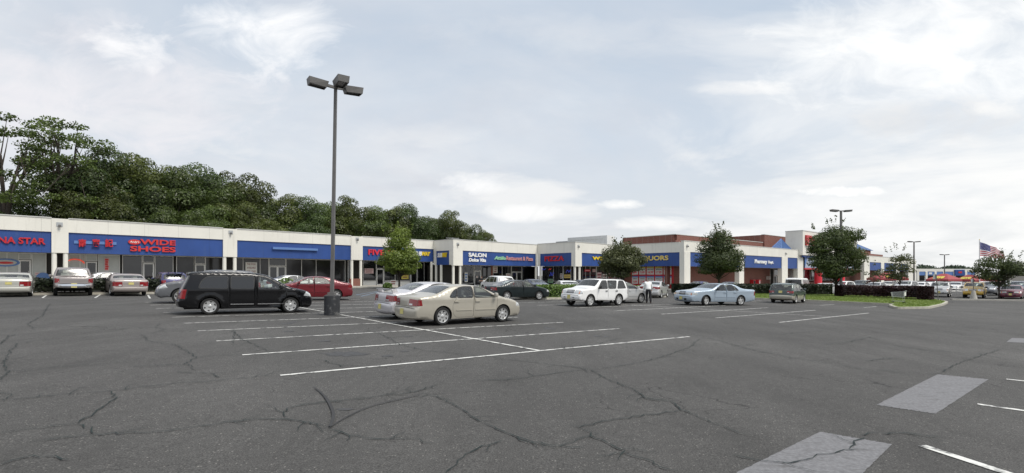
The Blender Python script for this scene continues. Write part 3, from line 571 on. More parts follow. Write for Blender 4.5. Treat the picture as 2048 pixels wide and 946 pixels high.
def bx(F, mb, pa, pb, ya, yb, d0, d1, mi=0): 
    F.box(mb, F.s(pa, d0), F.s(pb, d0), d0, d1, F.z(pb, yb, d0), F.z(pb, ya, d0), mi)
sign_thing('red CHINA STAR letters on the blue panel over the leftmost parked sedan', lambda m: px_text(m, LF, 'CHINA STAR', -46, 91, LF.z(40, 474.5), LF.z(40, 487.5), .085, bold=.03), 'red_letter')
def cjk(m):
    bx(LF, m, 148, 233, 484.2, 489.8, .03, .085, 1)
    for ch, a, b in (('南', 157, 172), ('寶', 184, 200), ('記', 210, 226)): px_text(m, LF, ch, a, b, LF.z((a + b) / 2, 494), LF.z((a + b) / 2, 478), .02, bold=.03, thick=.1)
sign_thing('three red Chinese characters on a light blue bar of the fascia', cjk, ['red_letter', 'bar_blue'])
def wide(m):
    px_text(m, LF, 'WIDE', 280, 351, LF.z(315, 490), LF.z(315, 479.5), .085, bold=.03); px_text(m, LF, 'SHOES', 260, 351, LF.z(305, 503.5), LF.z(305, 493), .085, bold=.03)
    s = LF.s(269); z = LF.z(269, 484); n = 20
    for r, d, mi in ((1.0, .0, 0),):
        v = [LF.p(s + .46 * math.cos(2 * math.pi * i / n), dd, z + .23 * math.sin(2 * math.pi * i / n)) for dd in (-.02, .085) for i in range(n)]
        m.add(v, [tuple(range(n))] + [(i, (i + 1) % n, n + (i + 1) % n, n + i) for i in range(n)], 0)
    put_text(m, LF, "Andy's", s - .34, s + .34, z - .12, z + .1, -.022, thick=.02, bold=.01, shear=.2, mi=1)
sign_thing('orange red WIDE SHOES letters with a small red oval on the blue panel', wide, ['red_orange', 'white_letter'])
sign_thing('empty pale blue sign bar on the panel over the store for lease', lambda m: bx(LF, m, 546, 636, 497.3, 501.5, -.12, .085), 'bar_blue')
sign_thing('red sign letters half hidden by the small bright green tree', lambda m: px_text(m, LF, 'FIVE STAR', 736, 812, LF.z(750, 510), LF.z(750, 499), .085, bold=.03), 'red_bright')
def subw(F, a, b, c, y0, y1):
    def f(m):
        px_text(m, F, 'SUB', a, b, F.z(b, y1), F.z(b, y0), .085, bold=.03, shear=.25, mi=0); px_text(m, F, 'WAY', b, c, F.z(b, y1), F.z(b, y0), .085, bold=.03, shear=.25, mi=1)
    return f
sign_thing('white and yellow slanted letter sign on the long wing, right of the green tree', subw(LF, 828, 843, 860, 503, 511.5), ['white_letter', 'yellow_letter'])

# ---- middle wing: corner points of the stepping facade
Apt = LF.p(s_end, 0, 0); RET1 = Frame(Apt.xy, (SQ, -SQ)); L1 = RET1.s(906)
Bpt = RET1.p(L1, 0, 0); MF = Frame(Bpt.xy, (SQ, SQ)); L2 = MF.s(1075)
Cpt = MF.p(L2, 0, 0); RET2 = Frame(Cpt.xy, (SQ, -SQ)); L3 = RET2.s(1150)
Dpt = RET2.p(L3, 0, 0); WF = Frame(Dpt.xy, (SQ, SQ)); L4 = WF.s(1253)
Ept = WF.p(L4, 0, 0); RET3 = Frame(Ept.xy, (SQ, -SQ)); L5 = RET3.s(1368)
Fpt = RET3.p(L5, 0, 0); PH = Frame(Fpt.xy, (1.2, 1.0))
mw = empty('corner_shop_block', MF.p(L2 / 2, 3, 0)[:]); tag(mw, 'cream and blue corner shop block with salon and restaurant signs above dark windows', 'building')
z1, zs1, zs0 = 6.46, 5.06, 3.18
F = RET1; fascia_bay(F, mw, .0, L1 - .36, z1, zs1, zs0, sign=(F.s(872), F.s(898)))
F.part('pier', mw, 'cream', (0.0, F.s(872), .02, .34, zs0, zs1 - .003), (F.s(898), L1 - .37, .02, .34, zs0, zs1 - .003))
column(F, mw, .35, .2, zs0); column(F, mw, F.s(880), .2, zs0)
F = MF; pw = F.s(925); fascia_bay(F, mw, pw, L2, z1, zs1, zs0, sign=(pw, L2 - .35)); F.part('pier', mw, 'cream', (-.0, pw, -.06, .36, zs0 - .12, z1 - .012)); column(F, mw, .2, .2, zs0 - .1); column(F, mw, pw - .25, .2, zs0 - .1)
F.part('coping', mw, 'coping', (-.06, pw - .02, -.1, .45, z1 - .01, z1 + .068)); F.part('pier', mw, 'cream', (L2 - .34, L2 - .003, .02, .34, zs0, zs1 - .004)); column(F, mw, L2 - .2, .15, zs0); rod_light(F, mw, 915, F.z(915, 490))
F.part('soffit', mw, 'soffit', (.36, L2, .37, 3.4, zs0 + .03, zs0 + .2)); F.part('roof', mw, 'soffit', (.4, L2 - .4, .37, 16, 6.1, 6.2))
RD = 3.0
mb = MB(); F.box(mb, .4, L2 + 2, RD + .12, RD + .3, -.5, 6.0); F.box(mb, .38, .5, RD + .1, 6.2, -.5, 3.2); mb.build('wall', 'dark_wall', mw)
def flm(px, F=MF): return gz(F.p(F.s(px, RD), RD, 0).x) + .15
fl = flm; ZW = zs0 + .02
wn(F, mw, 924, 947, z1=ZW); door(F, mw, 948.5, 961, RD, flm(955)); wn(F, mw, 948.5, 961, sill=2.2, z1=ZW); wn(F, mw, 962, 983, z1=ZW, sill=.8); wn(F, mw, 986, 1022, bars=(1004,), z1=ZW, sill=.2); door(F, mw, 1023, 1043, RD, flm(1030), double=True); wn(F, mw, 1023, 1043, sill=2.2, z1=ZW); wn(F, mw, 1044, 1075, z1=ZW, sill=.2)
F.part('brick_base', mw, 'brick', (F.s(962, RD), F.s(984, RD), RD - .03, RD + .1, -.3, flm(970) + .75), (F.s(982, RD), F.s(985.5, RD), RD - .06, RD + .1, -.3, zs0))
poster(F, mw, 929, 935.5, F.z(932, 545, RD), F.z(932, 564, RD), RD - .05, 'paper_white', 3, 'bar_blue'); poster(F, mw, 987, 995, F.z(990, 533, RD), F.z(990, 546, RD), RD - .05); poster(F, mw, 1012, 1021, F.z(1016, 547, RD), F.z(1016, 561, RD), RD - .05); poster(F, mw, 952, 956, F.z(954, 552, RD), F.z(954, 556, RD), RD - .08)
disc(F, mw, 972.5, 563, .42, .36, RD - .1, 'gold_letter', 'round_board')
sign_thing('white and yellow slanted letter sign on the short side wall beside the salon corner', subw(RET1, 876, 885.5, 895, 505.5, 514.5), ['white_letter', 'yellow_letter'])
def salon(m):
    px_text(m, MF, 'SALON', 936.5, 972, MF.z(954, 514), MF.z(954, 506), .085, bold=.03); px_text(m, MF, 'Dolce Vita', 937, 971, MF.z(954, 523.5), MF.z(954, 516.5), .085, bold=.03, shear=.15)
sign_thing('white salon lettering in two lines above the standing man in black', salon, 'white_letter')
def rest(m):
    px_text(m, MF, 'Attilio', 988, 1011, MF.z(1000, 519.5), MF.z(1000, 512.5), .085, bold=.03, shear=.3, mi=0); px_text(m, MF, 'Restaurant & Pizza', 1012, 1065, MF.z(1040, 521), MF.z(1040, 513), .085, bold=.012, mi=1)
sign_thing('thin green and pink restaurant lettering right of the salon sign', rest, ['green_letter', 'pink_letter'])

# ---- pizza and liquor wing
pwg = empty('liquor_shop_block', WF.p(L4 / 2, 3, -.2)[:]); tag(pwg, 'cream and blue shop block with pizza corner and price posters in its windows', 'building')
F = RET2; fascia_bay(F, pwg, .003, L3 - .36, 6.56, zs1, zs0, sign=(F.s(1080), F.s(1142.5)))
F.part('pier', pwg, 'cream', (.003, F.s(1080), .02, .34, zs0, zs1 - .003), (F.s(1142.5), L3 - .37, .02, .34, zs0 - .1, zs1 - .003)); column(F, pwg, .5, .15, zs0)
F = WF; pw2 = F.s(1163); fascia_bay(F, pwg, pw2, L4, 6.56, zs1, zs0); F.part('pier', pwg, 'cream', (0, pw2, -.06, .36, zs0 - .12, 6.548)); column(F, pwg, .2, .2, zs0 - .1); column(F, pwg, pw2 - .25, .2, zs0 - .1); F.part('coping', pwg, 'coping', (-.06, pw2 - .02, -.1, .45, 6.55, 6.628)); rod_light(F, pwg, 1156, F.z(1156, 494))
F = RET3; fascia_bay(F, pwg, .003, L5 - .8, 6.72, 5.25, 3.2, sign=(.2, F.s(1359))); F.part('pier', pwg, 'cream', (F.s(1359), L5 - .02, .0, .9, -1.2, 5.247)); F.part('fascia', pwg, 'cream', (L5 - .8, L5 - .02, .0, .9, 5.25, 6.72))
# recessed shop windows behind the two returns and the middle face
F = RET2; RD = 2.2; ZW = zs0 + .02
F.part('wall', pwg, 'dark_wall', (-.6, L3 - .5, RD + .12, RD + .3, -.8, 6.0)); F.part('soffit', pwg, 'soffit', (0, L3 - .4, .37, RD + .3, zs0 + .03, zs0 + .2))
def flr(px, F=None): return -.05
fl = flr
wn(F, pwg, 1085, 1126, z1=ZW, bars=(1107,), sill=.9); wn(F, pwg, 1127, 1142, z1=ZW, sill=.9)
for a, b, y0, y1, m in ((1084, 1092, 537.5, 540.5, 'neon_blue'), (1098, 1103, 537, 540, 'neon_red'), (1100, 1108, 545, 552, 'neon_blue'), (1133, 1142, 540, 545, 'neon_blue')):
    mb = MB(); sa, sb = F.s(a, RD), F.s(b, RD); za, zb = F.z(a, y1, RD), F.z(a, y0, RD)
    mb.tube([F.p(sa, RD - .09, za), F.p(sa + (sb - sa) * .3, RD - .09, zb), F.p(sa + (sb - sa) * .6, RD - .09, za + .05), F.p(sb, RD - .09, zb)], .03, 6); mb.build('neon_script', m, pwg)
poster(F, pwg, 1120, 1125, F.z(1122, 547, RD), F.z(1122, 557, RD), RD - .05); poster(F, pwg, 1096, 1106, F.z(1100, 558, RD), F.z(1100, 566, RD), RD - .05, 'green_letter', 2); poster(F, pwg, 1128, 1141, F.z(1134, 549, RD), F.z(1134, 556, RD), RD - .05, 'gold_letter', 1)
F = WF; RD = 2.6
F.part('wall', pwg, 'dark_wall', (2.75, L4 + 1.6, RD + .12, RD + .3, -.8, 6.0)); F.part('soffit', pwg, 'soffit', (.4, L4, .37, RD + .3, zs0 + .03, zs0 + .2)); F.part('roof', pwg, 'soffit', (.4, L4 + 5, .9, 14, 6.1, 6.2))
wn(F, pwg, 1164, 1192, z1=ZW, bars=(1171, 1180), sill=.7); wn(F, pwg, 1193, 1250, z1=ZW, bars=(1212, 1232), sill=.7)
poster(F, pwg, 1169, 1181, F.z(1175, 539, RD), F.z(1175, 543, RD), RD - .05, 'red_bright', 1, 'white_letter'); poster(F, pwg, 1185, 1191, F.z(1188, 538, RD), F.z(1188, 544, RD), RD - .05, 'paper_pink', 2); poster(F, pwg, 1160.5, 1164, F.z(1162, 539, RD), F.z(1162, 544, RD), RD - .05, 'red_bright', 1, 'white_letter')
for i in range(5): poster(F, pwg, 1194 + i * 11, 1203 + i * 11, F.z(1200, 545 + (i % 2) * 3, RD), F.z(1200, 566, RD), RD - .05, 'paper_white' if i % 2 else 'paper_pink', 3)
F = RET3; RD = 1.6
F.part('wall', pwg, 'brick', (-1.5, L5 - .35, RD + .12, RD + .35, -1.2, 6.0)); F.part('soffit', pwg, 'soffit', (-1.5, L5 - .9, .37, RD + .3, 3.24, 3.4)); F.part('window_wall', pwg, 'red_letter', (F.s(1262, RD), F.s(1347, RD), RD + .06, RD + .115, -.9, 3.2))
cols = [(1264, 1276), (1278.5, 1291), (1293.5, 1308), (1310.5, 1325), (1327.5, 1343)]
for i, (a, b) in enumerate(cols):
    for y0, y1, top in ((533, 549, True), (552, 568, False)):
        o = poster(F, pwg, a, b, F.z(1310, y0, RD), F.z(1310, y1, RD), RD + .05, 'paper_white', 0)
        mb = MB(); s0, s1 = F.s(a, RD + .03), F.s(b, RD + .03); za, zb = F.z(1310, y1, RD), F.z(1310, y0, RD); h = zb - za
        F.box(mb, s0, s1, RD + .026, RD + .032, zb - h * .2, zb, 1 if top else 3)
        put_text(mb, F, ('WINES', 'VODKA', 'GIN SALE', 'SPECIAL', 'BEER')[i], s0 + .1, s1 - .1, za + h * .58, za + h * .72, RD + .034, thick=.006, bold=.03, mi=2)
        put_text(mb, F, ('$8', '9.99', '14.99', '17.99', '20.99')[(i + (0 if top else 2)) % 5], s0 + .2, s1 - .2, za + h * .12, za + h * .42, RD + .034, thick=.006, bold=.03, mi=0)
        mb.build('printed_text', ['red_bright', 'poster_yellow', 'cloth_black', 'bar_blue'], o)
sign_thing('red PIZZA letters on the blue panel of the angled side wall', lambda m: px_text(m, RET2, 'PIZZA', 1090, 1128.5, RET2.z(1110, 522), RET2.z(1110, 512), .085, bold=.03), 'red_letter')
sign_thing('yellow WINES letters mostly hidden by the round dark tree', lambda m: px_text(m, WF, 'WINES &', 1184, 1236, WF.z(1190, 520), WF.z(1190, 513), .085, bold=.03), 'yellow_letter')
sign_thing('gold LIQUORS letters right of the round dark tree', lambda m: px_text(m, RET3, 'LIQUORS', 1275, 1337, RET3.z(1310, 522.5), RET3.z(1310, 511.5), .085, bold=.03), 'gold_letter')

# ---- pharmacy and supermarket
sm = empty('supermarket', PH.p(20, 4, -.6)[:]); tag(sm, 'large supermarket with brick parapet, blue pyramid roofs and cream colonnade behind the hedges', 'building')
F = PH; ZP1, ZQ1, ZQ0 = 6.9, 5.30, 3.15; gb = -1.0
bays = [(1380, 1478), (1487.5, 1563.5), (1575, 1595), (1739, 1762), (1768, 1792), (1798, 1816)]
prs = [(1368, 1380), (1478, 1487.5), (1563.5, 1575), (1595, 1606), (1728, 1739), (1762, 1768), (1792, 1798), (1816, 1832)]
send = F.s(1832)
F.part('fascia', sm, 'cream', (F.s(1700), send, 0, .5, ZQ1, ZP1)); F.part('coping', sm, 'coping', (-.05, F.s(1606), -.05, .55, ZP1 + .002, ZP1 + .09), (F.s(1700), send, -.05, .55, ZP1 + .002, ZP1 + .09))
jb = MB(); F.box(jb, 0, F.s(1606), 0, .5, ZQ1, ZP1); s = 3.0
while s < send - 1:
    if s < F.s(1606) - 1: F.box(jb, s - .012, s + .012, -.003, .02, ZQ1 + .02, ZP1 - .01, 1)
    s += 3.0
jb.build('fascia', ['cream', 'cream_joint'], sm)
for a, b in prs: F.part('pier', sm, 'cream', (F.s(a) + .002, F.s(b), -.05, .75, gb, ZQ1 - .003))
for a, b in bays: F.part('sign_panel', sm, 'sign_blue', (F.s(a), F.s(b), .09, .25, ZQ0, ZQ1 - .003))
for px, py in ((1374, 493), (1571, 508), (1603, 510)): rod_light(F, sm, px, F.z(px, py))
RD = 3.2
F.part('wall', sm, 'brick', (.5, F.s(1540, RD), RD, RD + .4, gb - .3, 6.5), (F.s(1565, RD), F.s(1600, RD), RD, RD + .4, gb - .3, 6.5), (F.s(1690, RD), send, RD, RD + .4, gb - .3, 6.5), (F.s(1540, RD), F.s(1565, RD), RD + .1, RD + .4, gb - .3, 6.5), (send - .4, send, RD + .4, 40, gb - .3, 6.5))
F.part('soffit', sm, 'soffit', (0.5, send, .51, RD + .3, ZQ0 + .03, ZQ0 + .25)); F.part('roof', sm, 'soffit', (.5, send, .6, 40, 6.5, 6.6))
def fls(px, F=None): return gb + .45
fl = fls; ZW = ZQ0 + .02
wn(F, sm, 1540, 1547, z1=ZW, sill=.1); door(F, sm, 1547.5, 1557, RD, -.53, 2.3, double=True); wn(F, sm, 1547.5, 1557, z1=ZW, sill=2.4); wn(F, sm, 1557.5, 1565, z1=ZW, sill=.1); wn(F, sm, 1577, 1594, 'blind_pale', (1585,), z1=ZW, sill=.1); wn(F, sm, 1607, 1690, bars=(1620, 1635, 1650, 1665), z1=ZQ0, sill=1.2)
poster(F, sm, 1533, 1541, F.z(1536, 553, RD), F.z(1536, 559, RD), RD - .1); poster(F, sm, 1561, 1571, F.z(1565, 552, RD), F.z(1565, 563, RD), RD - .1)
F.part('brick_base', sm, 'brick', (F.s(1606, RD), F.s(1690, RD), RD - .05, RD + .1, gb - .3, .25))
# brick parapet storey behind the fascia
cq = Vector((27.5, 84)); PB = Frame(cq, (1.2, 1.0)); zb8 = 8.65
PB.part('brick_parapet', sm, 'brick', (0, PB.s(1600), 0, .4, 5.8, zb8 - .9), (0, .4, .4, 11, 5.8, zb8), (.4, 10.5, .0, .4, zb8 - .9, zb8), (10.5, PB.s(1530), .0, .4, zb8 - .9, zb8 - .02)); PB.part('coping', sm, 'coping', (-.05, PB.s(1530), -.05, .5, zb8 + .001, zb8 + .1), (-.05, .45, .5, 11, zb8 + .001, zb8 + .1))
ga = PB.s(1526); gb2 = PB.s(1600); PB.part('brick_gable', sm, 'brick', (ga, gb2, -.3, .3, 5.8, PB.z(1526, 469.5)), (ga, ga + .5, .3, 9, 5.8, PB.z(1526, 469.5) - .01)); PB.part('coping', sm, 'coping', (ga - .05, gb2, -.35, .35, PB.z(1526, 469.5) + .001, PB.z(1526, 469.5) + .1))
def pyramid(F, sa, sb, d0, d1, z0, z1, nm='pyramid_roof'):
    mb = MB(); a, b, c, d = F.p(sa, d0, z0), F.p(sb, d0, z0), F.p(sb, d1, z0), F.p(sa, d1, z0); t = F.p((sa + sb) / 2, (d0 + d1) / 2, z1)
    mb.add([a, b, c, d, t], [(0, 1, 4), (1, 2, 4), (2, 3, 4), (3, 0, 4), (0, 3, 2, 1)]); o = mb.build(nm, 'roof_blue', sm); rb = MB()
    for q in (a, b, c, d): rb.tube([q, t], .07, 5)
    for k in range(1, 8):
        for e0, e1 in ((a, b), (d, a)):
            p = e0.lerp(e1, k / 8); f = 1 - abs(k / 8 - .5) * 2; m = (e0 + e1) / 2; rb.tube([p, p + (t - m) * f], .035, 4, cap=False)
    rb.build('seams', 'bar_blue', o)
pc = PH.p(PH.s(1562, .7), .7, 0); pdd = (pc.x - .516 * pc.y) / (-PH.n.x + .516 * PH.n.y)
pyramid(PH, PH.s(1562, .7), PH.s(1584, .7), .7, .7 + pdd, 6.95, 9.1)
pyramid(PH, PH.s(1698, 2), PH.s(1746, 2), 2, 11, 8.7, 12.0)
PH.part('brick_parapet', sm, 'brick', (PH.s(1702, 2), PH.s(1744, 2), 2.3, 10.7, 6.6, 8.8), (PH.s(1700, 1), PH.s(1764, 1), .8, 1.2, 6.5, 7.6))
# entrance tower with the big red letters
ta, tb = PH.s(1597), PH.s(1706); zt = PH.z(1597, 462); PH.part('entrance_tower', sm, 'cream', (ta, tb, -.8, 2.5, 5.9, zt)); PH.part('coping', sm, 'coping', (ta - .05, tb + .05, -.86, 2.56, zt + .001, zt + .15))
PH.part('sign_panel', sm, 'sign_blue', (ta + 1.0, tb, -.6, -.2, 5.5, 5.89)); lat = MB(); sa, sb = PH.s(1607), tb - .5; n = int((sb - sa) / .35)
PH.part('lattice_back', sm, 'bar_blue', (sa, sb, -.3, -.2, 3.3, 5.48))
for i in range(n): lat.hexa([PH.p(sa + i * .35 + dx, dd, 3.35) for dx, dd in ((0, -.34), (.12, -.34), (.12, -.302), (0, -.302))] + [PH.p(min(sb, sa + i * .35 + 1.2 + dx), dd, 5.45) for dx, dd in ((0, -.34), (.12, -.34), (.12, -.302), (0, -.302))])
lat.build('lattice', 'white_frame', sm); PH.part('red_band', sm, 'red_letter', (sa - .3, sb, -.42, -.2, 3.0, 3.3))
for px in (1633, 1679): 
    mb = MB(); q = PH.p(PH.s(px), -.3, 0); mb.lathe([(.75, -1.2), (.75, 3.0)], 20, 0, (q.x, q.y, 0)); mb.build('red_column', 'red_bright', sm, 40)
attach(lw); attach(mw); attach(pwg); attach(sm)
sign_thing('tall red serif letters on the cream entrance tower behind the large tree', lambda m: put_text(m, PH, 'Pathmark', PH.s(1610, -.8), PH.s(1702, -.8), PH.z(1612, 491, -.8), PH.z(1612, 470.5, -.8), -.82, thick=.3, bold=.03), 'red_letter')
o = sign_thing('white Pharmacy Dept. letters on the blue supermarket panel', lambda m: px_text(m, PH, 'Pharmacy', 1508.5, 1533, PH.z(1520, 529), PH.z(1520, 519), .085, bold=.035), 'white_letter'); mb = MB(); px_text(mb, PH, 'Dept.', 1535.5, 1546, PH.z(1540, 528.5), PH.z(1540, 521.5), .085, bold=.035); mb.v = [tuple(Vector(q) - o.location) for q in mb.v]; mb.build('lettering', 'white_letter', o)
# red vending machines by the pharmacy wall
for px, w, lab in ((1508, .9, 'dark red vending machine against the brick pharmacy wall'), (1519, .95, 'bright red drinks machine next to the pharmacy windows')):
    s = PH.s(px, 2.6); mb = MB(); PH.box(mb, s - w / 2, s + w / 2, 2.5, 3.15, -.95, .95, 0); PH.box(mb, s - w / 2 + .08, s + w * .15, 2.488, 2.5, -.2, .8, 1); PH.box(mb, s + w * .22, s + w / 2 - .06, 2.488, 2.5, -.3, .75, 2); tag(mb.build('vending_machine', ['red_letter' if px < 1512 else 'red_bright', 'paper_pink' if px > 1512 else 'dark_wall', 'black_trim']), lab, 'vending machine')
# red stand of cases by the liquor windows
# roof plant
ru = empty('rooftop_unit', (14, 93, 6.2)); tag(ru, 'large white rooftop box with grey louvre end above the pizza corner', 'rooftop unit')
RU = Frame((17.1, 90), (-SQ, SQ))
mb = MB(); RU.box(mb, 0, 9.0, -2.4, 0, 6.2, 9.0); mb.build('casing', 'white_metal', ru); mb = MB(); RU.box(mb, 9.003, 12.0, -2.2, -.05, 6.2, 8.4); mb.build('louvre_box', 'galvanised', ru); mb = MB()
for k in range(8): RU.box(mb, .8 + k * 1.0, 1.6 + k * 1.0, .003, .03, 8.35, 8.45); RU.box(mb, .5 + k * 1.0, .53 + k * 1.0, .002, .02, 6.3, 8.9)
mb.build('panel_seams', 'coping', ru); attach(ru)
an = empty('roof_antenna', at(905, 70)[:]); an.location.z = 6.45; mb = MB(); mb.tube([(0, 0, -.3), (0, 0, .62)], .03, 6); mb.build('mast', 'galvanised', an); mb = MB(); mb.tube([(-.9, 0, .55), (.9, .2, .5)], .03, 6)
for k in range(6): mb.tube([(-.8 + k * .32, -.5 + .04 * k, .55), (-.8 + k * .32, .6 - .05 * k, .5)], .015, 5)
mb.build('boom', 'galvanised', an); tag(an, 'thin metal television antenna on the roof edge above the salon', 'antenna')

# sidewalks
def walk(name, pts_list, h=0.15):
    mb = MB()
    for a, b, w in pts_list:
        n = 8; d = (b - a).normalized(); q = Vector((-d.y, d.x))
        for i in range(n):
            p0, p1 = a.lerp(b, i / n), a.lerp(b, (i + 1) / n)
            c = [p0, p1, p1 + q * w, p0 + q * w]; mb.hexa([(p.x, p.y, gz(p.x) - .3) for p in c] + [(p.x, p.y, gz(p.x) + h) for p in c])
    tag(mb.build(name, 'concrete'), kind='structure')
sw0 = LF.p(sl, -3.0, 0).xy; sw1 = LF.p(s_end - 2.2, -3.0, 0).xy
walk('store_sidewalk', [(sw0, sw1, 6.0)]); walk('corner_sidewalk', [(MF.p(-2.5, -2.6, 0).xy, MF.p(L2 + 2.2, -2.6, 0).xy, 6.0)]); walk('shop_sidewalk', [(WF.p(-2.3, -2.4, 0).xy, WF.p(L4 + 6, -2.4, 0).xy, 5.4)]); walk('supermarket_sidewalk', [(PH.p(-2.5, -2.6, 0).xy, PH.p(110, -2.6, 0).xy, 6.2)])

# far strip building
fb = empty('distant_shop_strip', (205, 235, -.7)); FF = Frame(((1832 - 1024) / 1000 * 235, 235), (1.0, .18)); tag(fb, 'far low cream strip of shops with blue panels beyond the red canopies', 'building')
fz = 1.75 + .0135 * 235; e_ = FF.s(1963)
FF.part('fascia', fb, 'cream', (0, e_, 0, .5, fz - 1.3, fz)); FF.part('wall', fb, 'dark_wall', (0, e_, 2.2, 12, -2, fz - 1.3)); cuts = [1834, 1838, 1851, 1855, 1869, 1873, 1886, 1890, 1907, 1911, 1930, 1934, 1950, 1963]
for i in range(0, len(cuts) - 1, 2):
    FF.part('pier', fb, 'cream', (FF.s(cuts[i]), FF.s(cuts[i + 1]), -.1, .5, -2, fz - 1.303))
    if i + 2 < len(cuts): FF.part('sign_panel', fb, 'bar_blue', (FF.s(cuts[i + 1]), FF.s(cuts[i + 2]), .1, .4, fz - 3.1, fz - 1.303))
FF.part('sign_board', fb, 'sign_blue', (FF.s(1908), FF.s(1927), -.6, -.12, fz - 3.2, fz - .4)); FF.part('sign_board', fb, 'paper_white', (FF.s(1858), FF.s(1864), .0, .09, fz - 2.6, fz - 1.7)); FF.part('red_mark', fb, 'red_letter', (FF.s(1914), FF.s(1921), -.7, -.61, fz - 2.1, fz - 1.2))
attach(fb)
lb = empty('distant_grey_warehouse', (260, 260, -.7)); L_ = Frame(((1990 - 1024) / 1000 * 262, 262), (1, .1)); L_.part('wall', lb, 'soffit', (0, 60, 0, 14, -2, 3.2)); L_.part('roof', lb, 'coping', (-.4, 60.4, -.5, 14.5, 3.203, 3.6)); attach(lb); tag(lb, 'distant grey low warehouse at the far right edge', 'building')
# ------------------------------------------------------------------ vehicles
def chaikin(p, it=2):
    p = [Vector(q) for q in p]
    for _ in range(it):
        o = [p[0]]
        for i in range(len(p) - 1): o += [p[i].lerp(p[i + 1], .25), p[i].lerp(p[i + 1], .75)]
        o.append(p[-1]); p = o
    return p
def inpoly(P, poly):
    x, y = P[:, 0], P[:, 1]; r = np.zeros(len(P), bool); n = len(poly); j = n - 1
    for i in range(n):
        xi, yi = poly[i]; xj, yj = poly[j]
        if yi != yj: r ^= ((yi > y) != (yj > y)) & (x < (xj - xi) * (y - yi) / (yj - yi) + xi)
        j = i
    return r
def grow(poly, d): return shrink(poly, -d)
def rnd_poly(p, r=.05): return rounded(p, r, 2)
SPECS = {}
SPECS['sedan'] = dict(L=4.77, hw=.885, H=1.41, xr=1.05, xf=3.75, R=.32, sill=.21, belt=.96,
    pts=[(.10, .24), (.02, .30), (0, .50), (.03, .60), (.08, .64), (.10, .93), (.18, 1.0), (.75, 1.05), (1.45, 1.35), (1.75, 1.40), (2.2, 1.412), (2.6, 1.385), (2.85, 1.33), (3.65, .97), (4.2, .88), (4.58, .75), (4.70, .64), (4.77, .48), (4.74, .28), (4.62, .20)],
    wins=[('f', [(2.42, .975), (3.36, .965), (2.84, 1.26), (2.66, 1.325), (2.45, 1.34)]), ('r', [(1.64, .98), (2.30, .975), (2.34, 1.34), (2.0, 1.34), (1.72, 1.295)]), ('b', [(1.34, .99), (1.58, .98), (1.67, 1.265), (1.53, 1.19), (1.38, 1.06)])],
    doors=[('f', [(2.37, .26), (3.42, .26), (3.46, .95), (2.84, 1.31), (2.66, 1.36), (2.38, 1.368)]), ('r', [(1.47, .40), (1.60, .26), (2.35, .26), (2.365, 1.368), (2.0, 1.37), (1.72, 1.325), (1.60, .97), (1.44, .70)])],
    ws=(2.86, 3.62), rg=(.80, 1.44), tail=(.68, .90, .45, [(-.02, .68), (.24, .70), (.20, .90), (-.02, .92)]), head=(.60, .74, .40, [(4.44, .60), (4.80, .60), (4.80, .74), (4.48, .76)]), grille=(.58, .70, .30), fbump=.50)
SPECS['fullsize'] = dict(tf=.09, L=5.38, hw=.985, H=1.46, xr=1.33, xf=4.24, R=.335, sill=.24, belt=1.0,
    pts=[(.14, .30), (.02, .36), (0, .54), (.04, .63), (.03, .98), (.07, 1.05), (.16, 1.075), (1.12, 1.10), (1.66, 1.37), (1.9, 1.43), (2.6, 1.46), (3.0, 1.42), (3.78, 1.04), (4.6, .98), (5.18, .92), (5.27, .86), (5.29, .66), (5.38, .60), (5.38, .36), (5.28, .27)],
    wins=[('f', [(2.62, 1.01), (3.48, 1.005), (3.04, 1.31), (2.82, 1.365), (2.65, 1.37)]), ('r', [(1.92, 1.015), (2.50, 1.01), (2.54, 1.375), (2.1, 1.365), (1.98, 1.33)]), ('b', [(1.58, 1.03), (1.86, 1.02), (1.93, 1.30), (1.80, 1.26)])],
    doors=[('f', [(2.56, .3), (3.55, .3), (3.58, .98), (3.06, 1.345), (2.84, 1.40), (2.585, 1.405)]), ('r', [(1.70, .55), (1.80, .3), (2.54, .3), (2.57, 1.405), (2.1, 1.395), (1.9, 1.33), (1.72, 1.0)])],
    ws=(3.02, 3.74), rg=(1.10, 1.62), tail=(.66, .94, .55, [(-.02, .66), (.22, .66), (.20, .95), (-.02, .95)]), head=(.66, .84, .42, [(4.92, .68), (5.42, .66), (5.42, .85), (5.0, .86)]), grille=(.66, .86, .36), fbump=.5, trim=.58)
SPECS['modern'] = dict(L=4.78, hw=.905, H=1.465, xr=1.05, xf=3.77, R=.335, sill=.21, belt=1.0,
    pts=[(.12, .25), (.02, .32), (0, .56), (.04, .64), (.06, .96), (.18, 1.06), (.68, 1.11), (1.3, 1.37), (1.75, 1.45), (2.2, 1.465), (2.62, 1.42), (2.9, 1.33), (3.6, 1.01), (4.25, .90), (4.6, .76), (4.73, .60), (4.78, .44), (4.74, .28), (4.6, .20)],
    wins=[('f', [(2.42, 1.02), (3.38, 1.0), (2.86, 1.28), (2.62, 1.37), (2.45, 1.39)]), ('r', [(1.42, 1.06), (2.31, 1.02), (2.34, 1.395), (1.9, 1.38), (1.62, 1.29)])],
    doors=[('f', [(2.37, .26), (3.44, .26), (3.48, .99), (2.88, 1.31), (2.62, 1.40), (2.39, 1.42)]), ('r', [(1.5, .42), (1.62, .26), (2.35, .26), (2.375, 1.42), (1.9, 1.41), (1.55, 1.30), (1.38, 1.07), (1.46, .8)])],
    ws=(2.9, 3.58), rg=(.72, 1.40), tail=(.78, .96, .45, [(-.02, .78), (.36, .80), (.30, .97), (-.02, .99)]), head=(.58, .76, .42, [(4.3, .64), (4.80, .58), (4.80, .74), (4.4, .82)]), grille=(.54, .70, .30), fbump=.5)
